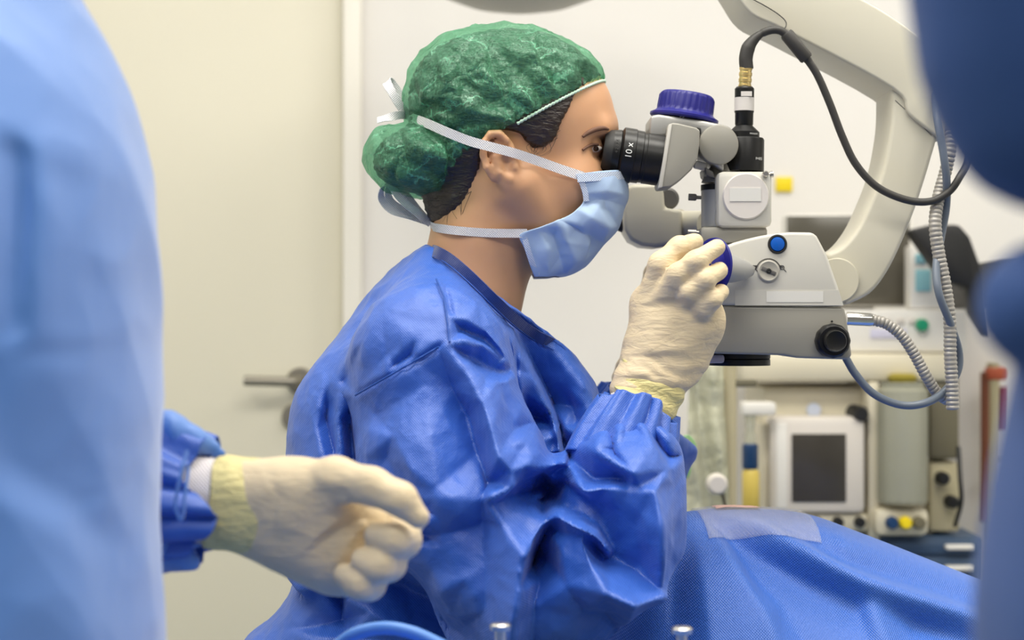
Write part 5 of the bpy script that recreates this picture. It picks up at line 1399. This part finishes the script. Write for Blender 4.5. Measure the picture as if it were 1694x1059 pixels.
# lower body (trousers, clogs) and stool
lf = Field((W(420, 0, .2).x, -.20, .0), (.28, .20, .74), .008)
for s in (-1, 1):
    lf.chain([(Vector((-.10, .09 * s, .66)), .085), (Vector((.12, .10 * s, .62)), .068), (Vector((.20, .10 * s, .56)), .06), (Vector((.17, .10 * s, .32)), .048), (Vector((.15, .10 * s, .12)), .036)], .02)
    lf.cone(Vector((.13, .10 * s, .045)), Vector((.24, .11 * s, .035)), .038, .030, .02)
lf.cone(Vector((-.11, -.08, .66)), Vector((-.11, .08, .66)), .10, .10, .03)
lv, lfc = lf.mesh('legs', 2)
link('trousers', mesh_np('trousers', lv, lfc), M_gown, body)
st = thing('stool', (-.13, 0, 0), 'round black operating stool under the seated surgeon', 'stool')
lathe('seat', Vector((-.13, 0, .50)), Vector((-.13, 0, .565)), [(0, .17), (.3, .18), (.8, .18), (1, .15), (1, 0)], M_rubber, st, 40)
lathe('column', Vector((-.13, 0, .06)), Vector((-.13, 0, .50)), [(0, .03), (.5, .03), (.5, .02), (1, .02)], M_chrome, st, 24)
for kx in range(5):
    an = kx * 2 * math.pi / 5 + .3; e = Vector((-.13 + .24 * math.cos(an), .24 * math.sin(an), .06))
    tube('foot', [Vector((-.13, 0, .08)), Vector((-.13, 0, .08)).lerp(e, .5), e], .014, M_steel, st, 10)
    lathe('castor', e + Vector((-.012, 0, -.032)), e + Vector((.012, 0, -.032)), [(0, .022), (.1, .028), (.9, .028), (1, .022)], M_rubber, st, 20)

# ================================================================== ASSISTANT standing at left, palm of the gloved fist towards us
ly = -.70
def standing(name, label, prims, bounds, h, m, noise_seed, folds=None, fy=0.0, headc=None, trunk=None):
    f = Field(bounds[0], bounds[1], h)
    for p in prims: f.cone(*p)
    v, q = f.mesh('gown', 3); v, q = subdiv_np(v, q)
    n = normals_np(v, q)
    if folds:
        s = fold_map(fold_lines(folds, fy), (bounds[0][0], bounds[0][2]), (bounds[1][0], bounds[1][2]), .004, 4)
        v[:, 1] -= s(v[:, 0], v[:, 2]) * np.clip((-n[:, 1]) / .4, 0, 1)
    v = v + n * (.0035 * (ridge_noise(v, 14, noise_seed) - .35) + .0012 * (ridge_noise(v, 40, noise_seed + 1) - .35))[:, None]
    # body: head, neck, trunk and legs as one skin mesh, mostly out of the picture
    hx, hyy, hz = headc
    b_ = Field((hx - .22, hyy - .22, 0.0), (hx + .26, hyy + .22, hz + .16), .009)
    b_.ell((hx, hyy, hz), (.098, .076, .118), .0); b_.ell((hx + .04, hyy, hz - .05), (.06, .055, .08), .02)
    b_.cone((hx + .09, hyy, hz), (hx + .108, hyy, hz - .03), .008, .013, .012)
    b_.ell((hx - .005, hyy - .078, hz - .02), (.018, .008, .03), .006); b_.ell((hx - .005, hyy + .078, hz - .02), (.018, .008, .03), .006)
    b_.cone((hx - .01, hyy, hz - .08), (hx - .03, hyy, hz - .24), .052, .06, .03)
    bx, by, br_ = trunk
    b_.cone((hx - .03, hyy, hz - .24), (bx, by, hz - .42), .05, br_, .03)
    b_.cone((bx, by, hz - .42), (bx, by, hz - .80), br_, br_, .04, 'u', 1.15)
    for s_ in (-1, 1):
        b_.chain([(Vector((bx, by + .07 * s_, hz - .82)), .062), (Vector((bx, by + .08 * s_, .48)), .050), (Vector((bx, by + .08 * s_, .10)), .036)], .03)
        b_.cone((bx - .01, by + .08 * s_, .045), (bx + .10, by + .09 * s_, .035), .042, .034, .02)
    bv, bq = b_.mesh('body', 2)
    root = link('person', mesh_np('person', bv, bq), M_skin)
    tag(root, label, 'person')
    gn_ = link('surgical_gown', mesh_np('surgical_gown', v, q), m, root)
    c_ = Field((hx - .15, hyy - .11, hz - .10), (hx + .13, hyy + .11, hz + .16), .006)
    c_.ell((hx - .01, hyy, hz + .015), (.115, .092, .12), 0); c_.plane((hx, hyy, hz - .01), (.45, 0, -1), 0)
    cv2, cq2 = c_.mesh('cap', 2)
    link('surgical_cap', mesh_np('surgical_cap', cv2, cq2), M_cap, root)
    mk = Field((hx - .0, hyy - .08, hz - .16), (hx + .15, hyy + .08, hz - .0), .005)
    mk.ell((hx + .055, hyy, hz - .07), (.066, .064, .068), 0)
    mv2, mq2 = mk.mesh('mask', 2); link('face_mask', mesh_np('face_mask', mv2, mq2), M_mask, root)
    return root, gn_
def V(u, v, y): return W(u, v, y)
cx = W(30, 0, ly).x
def edge(u, v, r): # trunk cross-section whose right side sits at the measured outline
    return (W(u - 27, v, ly) - Vector((r, 0, 0)), r)
tr_ = [edge(10, -215, .055), edge(50, -110, .062), edge(112, 15, .08), edge(163, 112, .098), edge(215, 212, .115), edge(246, 305, .125), edge(257, 430, .128), edge(252, 570, .126), edge(253, 720, .128), edge(258, 900, .134), edge(268, 1060, .142), edge(290, 1400, .165), edge(300, 1700, .185)]
prims = [(a, b, ra, rb, .03, 'u', 1.35) for (a, ra), (b, rb) in zip(tr_, tr_[1:])]
# near arm at the frame's left edge and far arm reaching forward
sh = W(60, 120, ly) - Vector((.05, 0, .02))
prims += [(Vector((sh.x - .05, ly - .13, sh.z)), Vector((sh.x - .11, ly - .19, sh.z - .30)), .075, .07, .03, 'u', 1.0),
          (Vector((sh.x - .11, ly - .19, sh.z - .30)), Vector((sh.x - .02, ly - .17, sh.z - .52)), .07, .05, .03, 'u', 1.0),
          (Vector((sh.x - .03, ly + .13, sh.z)), Vector((sh.x - .05, ly + .17, sh.z - .26)), .075, .07, .03, 'u', 1.0)]
fa = [(Vector((sh.x - .05, ly + .17, sh.z - .26)), .07), (W(160, 832, -.545), .062)]
prims += [(a, b, ra, rb, .02, 'u', 1.0) for (a, ra), (b, rb) in zip(fa, fa[1:])]
prims += [(W(272, 712, -.55), W(366, 748, -.55), R(34, -.55), R(9, -.55), .02, 'u', 1.0), (W(270, 900, -.55), W(318, 930, -.55), R(36, -.55), R(14, -.55), .02, 'u', 1.0)]
AF = [
    [(250, 566, 0), (130, 568, 2.5), (-40, 570, 3)], [(250, 572, 0), (130, 574, -1.5), (-40, 576, -1)],
    [(30, 236, 6), (34, 330, 8), (30, 430, 6), (36, 560, 4)], [(12, 236, -16), (14, 330, -24), (8, 430, -20), (6, 560, -8)], [(-12, 230, 4), (-10, 330, 6), (-20, 450, 6)],
    [(-20, 790, 6), (60, 870, 9), (120, 960, 10), (170, 1060, 8)], [(-10, 770, -4), (75, 860, -10), (135, 950, -10), (185, 1050, -6)],
    [(270, 690, 6, -.6), (275, 740, 10, -.6), (268, 800, 6, -.6), (275, 900, 8, -.6)], [(285, 700, -4, -.6), (292, 760, -9, -.6), (284, 840, -8, -.6), (292, 920, -6, -.6)], [(300, 690, 8, -.6), (310, 740, 6, -.6), (304, 800, 8, -.6), (306, 880, 8, -.6), (318, 930, 4, -.6)],
    [(322, 715, -4, -.6), (330, 745, -6, -.6), (322, 790, -6, -.6)], [(345, 730, 4, -.6), (366, 750, 2, -.6)],
    [(120, 130, 0), (140, 260, 5), (150, 420, 3)], [(190, 250, 0), (200, 380, 4), (215, 520, 1)], [(90, 300, 0), (100, 450, -4), (95, 550, 0)], [(150, 600, 0), (170, 760, 5), (200, 930, 3)], [(60, 620, 0), (90, 720, -4), (140, 860, 0)],
]
root, gl_gown = standing('assistant', 'standing assistant in a pale blue gown holding a gloved fist forward', prims,
    ((cx - .36, ly - .30, .16), (W(400, 0, -.5).x, -.44, 1.50), ), .0065, M_gownL, 31, AF, -.86, (W(-60, 0, ly).x, ly, 1.68), (W(0, 0, ly).x, ly, .075))
# sleeve crinkles are in the gown; knit cuff, glove with curled fingers
hy0 = -.55
def P(u, v, y, r): return (W(u, v, y), R(r, y))
f = Field((W(300, 0, hy0).x, -.66, W(0, 1010, hy0).z), (W(725, 0, hy0).x, -.455, W(0, 735, hy0).z), .0024)
f.chain([P(330, 828, hy0, 60), P(400, 836, hy0, 64), P(460, 846, hy0, 75)], .02, sy=.72)
f.ell(W(520, 868, hy0 + .004), (R(112, hy0), .027, R(92, hy0)), .02, rot=.38)
f.ell(W(575, 900, hy0 + .008), (R(84, hy0), .024, R(88, hy0)), .02, rot=.5)
f.ell(W(500, 815, hy0 - .014), (R(70, hy0), .022, R(46, hy0)), .02, rot=.1)       # thumb mound
def finger(c, kk=.0035):
    global f
    g_ = Field.__new__(Field); g_.__dict__.update(f.__dict__); g_.F = np.full(f.n, 1.0, np.float32)
    g_.chain(c, .006); F0 = f.F
    hh = np.maximum(kk - np.abs(F0 - g_.F), 0) / kk; f.F = np.minimum(F0, g_.F) - hh * hh * kk / 4
finger([P(480, 812, -.560, 44), P(556, 792, -.576, 36), P(614, 803, -.590, 30), P(662, 826, -.600, 27), P(692, 856, -.602, 18.5)], .007)   # thumb
finger([P(590, 820, -.528, 36), P(650, 842, -.534, 31), P(674, 860, -.548, 27), P(664, 874, -.566, 23)])      # index
finger([P(590, 860, -.526, 36), P(652, 882, -.540, 32), P(668, 894, -.566, 28), P(652, 894, -.592, 26), P(624, 886, -.588, 22)])      # middle
finger([P(580, 900, -.526, 36), P(630, 924, -.540, 31), P(644, 934, -.566, 27), P(628, 936, -.592, 25), P(602, 926, -.588, 21)])      # ring
finger([P(560, 930, -.528, 34), P(596, 958, -.540, 30), P(612, 966, -.562, 26), P(596, 966, -.586, 25), P(572, 952, -.584, 21)])      # little
v, q = f.mesh('glove', 2); v, q = subdiv_np(v, q); n = normals_np(v, q)
LF = fold_lines([
    [(520, 850, 0), (545, 835, 2.5), (575, 826, 4), (600, 832, 2)], [(470, 930, 0), (520, 890, 2.4), (570, 850, 3), (600, 846, 1)], [(500, 925, 0), (545, 885, -1.6), (600, 860, 0)],
    [(530, 955, 0), (570, 905, 2.4), (600, 870, 2)], [(560, 965, 0), (590, 920, 1.8), (612, 890, 0)], [(430, 900, 0), (460, 860, 1.8), (490, 830, 0)], [(560, 780, 0), (575, 800, 1.6), (572, 815, 0)],
    [(525, 770, 0), (535, 795, 1.5), (530, 815, 0)], [(420, 790, 0), (430, 840, 1.5), (420, 890, 0)], [(450, 790, 0), (462, 820, -1.5), (450, 880, 0)]], -.58)
sam = fold_map(LF, (W(300, 0, -.58).x, W(0, 1010, -.58).z), (W(725, 0, -.58).x, W(0, 735, -.58).z), .0014, 2)
v = v + n * (sam(v[:, 0], v[:, 2]) * np.clip(-n[:, 1] * 1.6, 0, 1) + .0006 * (ridge_noise(v, 70, 9) - .35))[:, None]
gl = link('glove', mesh_np('glove', v, q), M_glove, root)
def cuff_tube(nm, A, ra, rb, m, par, amp, fr):
    C = spline(A, 12); vs = []; SEG = 72
    tan = (A[-1] - A[0]).normalized(); e1 = Vector((-tan.z, 0, tan.x)); e2 = Vector((0, 1, 0))
    for i, c in enumerate(C):
        tq = i / (len(C) - 1); r = ra + (rb - ra) * tq
        for kx in range(SEG):
            a = 2 * math.pi * kx / SEG
            rr = r * (1 + amp * math.sin(fr * tq + 1.5 * math.sin(2 * a)) + amp * .7 * math.sin(6 * a + 4 * tq))
            vs.append(c + e1 * math.cos(a) * rr + e2 * math.sin(a) * rr * .78 + tan * .0016 * math.sin(3 * a))
    fs_ = [(i * SEG + kx, i * SEG + (kx + 1) % SEG, (i + 1) * SEG + (kx + 1) % SEG, (i + 1) * SEG + kx) for i in range(len(C) - 1) for kx in range(SEG)]
    ob_ = link(nm, mesh_np(nm, [tuple(p) for p in vs], fs_), m, par); mdf = ob_.modifiers.new('thickness', 'SOLIDIFY'); mdf.thickness = .0008
cuff_tube('glove_cuff', [W(352, 830, hy0), W(390, 834, hy0), W(436, 842, hy0)], R(75, hy0), R(80, hy0), M_cuffroll, gl, .016, 9)
cuff_tube('knit_cuff', [W(306, 824, hy0), W(335, 828, hy0), W(365, 832, hy0)], R(69, hy0), R(70, hy0), M_knit, gl_gown, .006, 5)
ruffle('sleeve_end', [W(200, 828, -.545), W(245, 822, -.545), W(295, 822, -.545), W(340, 826, -.545)], R(132, -.545), R(92, -.545), M_gown, gl_gown, .9, 11, .30, 12, .010)
tube('cuff_tie', [W(310, 745, -.615), W(298, 790, -.622), W(290, 835, -.622), W(300, 860, -.620), W(306, 820, -.622), W(312, 770, -.616)], R(3, -.6), M_gownL, gl_gown, 8, 8)

# ================================================================== second ASSISTANT close by at right, mostly out of the picture
ry = -1.25
def E(u, v, r, y=ry): return (W(u, v, y) + Vector((r, 0, 0)), r)
def Cc(u, v, r): return (W(u, v, ry), R(r, ry))
up_ = [Cc(1700, -160, 165), Cc(1700, 0, 165), Cc(1708, 90, 168), Cc(1738, 180, 174)]
prims = [(a, b, ra, rb, .012, 'u', 1.0) for (a, ra), (b, rb) in zip(up_, up_[1:])]
fo_ = [Cc(1730, 505, 112), Cc(1730, 512, 112), Cc(1880, 515, 118)]
prims += [(a, b, ra, rb, .004, 'u', 1.0) for (a, ra), (b, rb) in zip(fo_, fo_[1:])]
tk = [E(1890, 300, .10), E(1830, 420, .11), E(1750, 600, .12), E(1714, 720, .12), E(1688, 850, .125), E(1672, 960, .13), E(1664, 1080, .14), E(1640, 1500, .16), E(1560, 2200, .19), E(1540, 3400, .20)]
prims += [(a, b, ra, rb, .01, 'u', 1.3) for (a, ra), (b, rb) in zip(tk, tk[1:])]
prims += [(W(1720, -170, ry), W(1900, -220, ry) + Vector((.1, 0, 0)), .04, .09, .03, 'u', 1.0), (W(1900, -220, ry) + Vector((.1, 0, 0)), W(1860, 300, ry) + Vector((.11, 0, 0)), .10, .10, .01, 'u', 1.3)]
prims += [(Vector((.35, ry - .13, 1.27)), Vector((.35, ry + .13, 1.27)), .07, .07, .03, 'u', 1.0), (Vector((.35, ry, 1.24)), Vector((.355, ry, 1.355)), .08, .055, .03, 'u', 1.1)]
standing('assistant', 'person in a dark blue gown standing close beside the hoses, arm bent', prims,
    ((.10, ry - .24, .2), (.62, ry + .24, 1.42)), .0065, M_gownR, 51, None, 0, (.37, ry, 1.56), (.34, ry, .075))
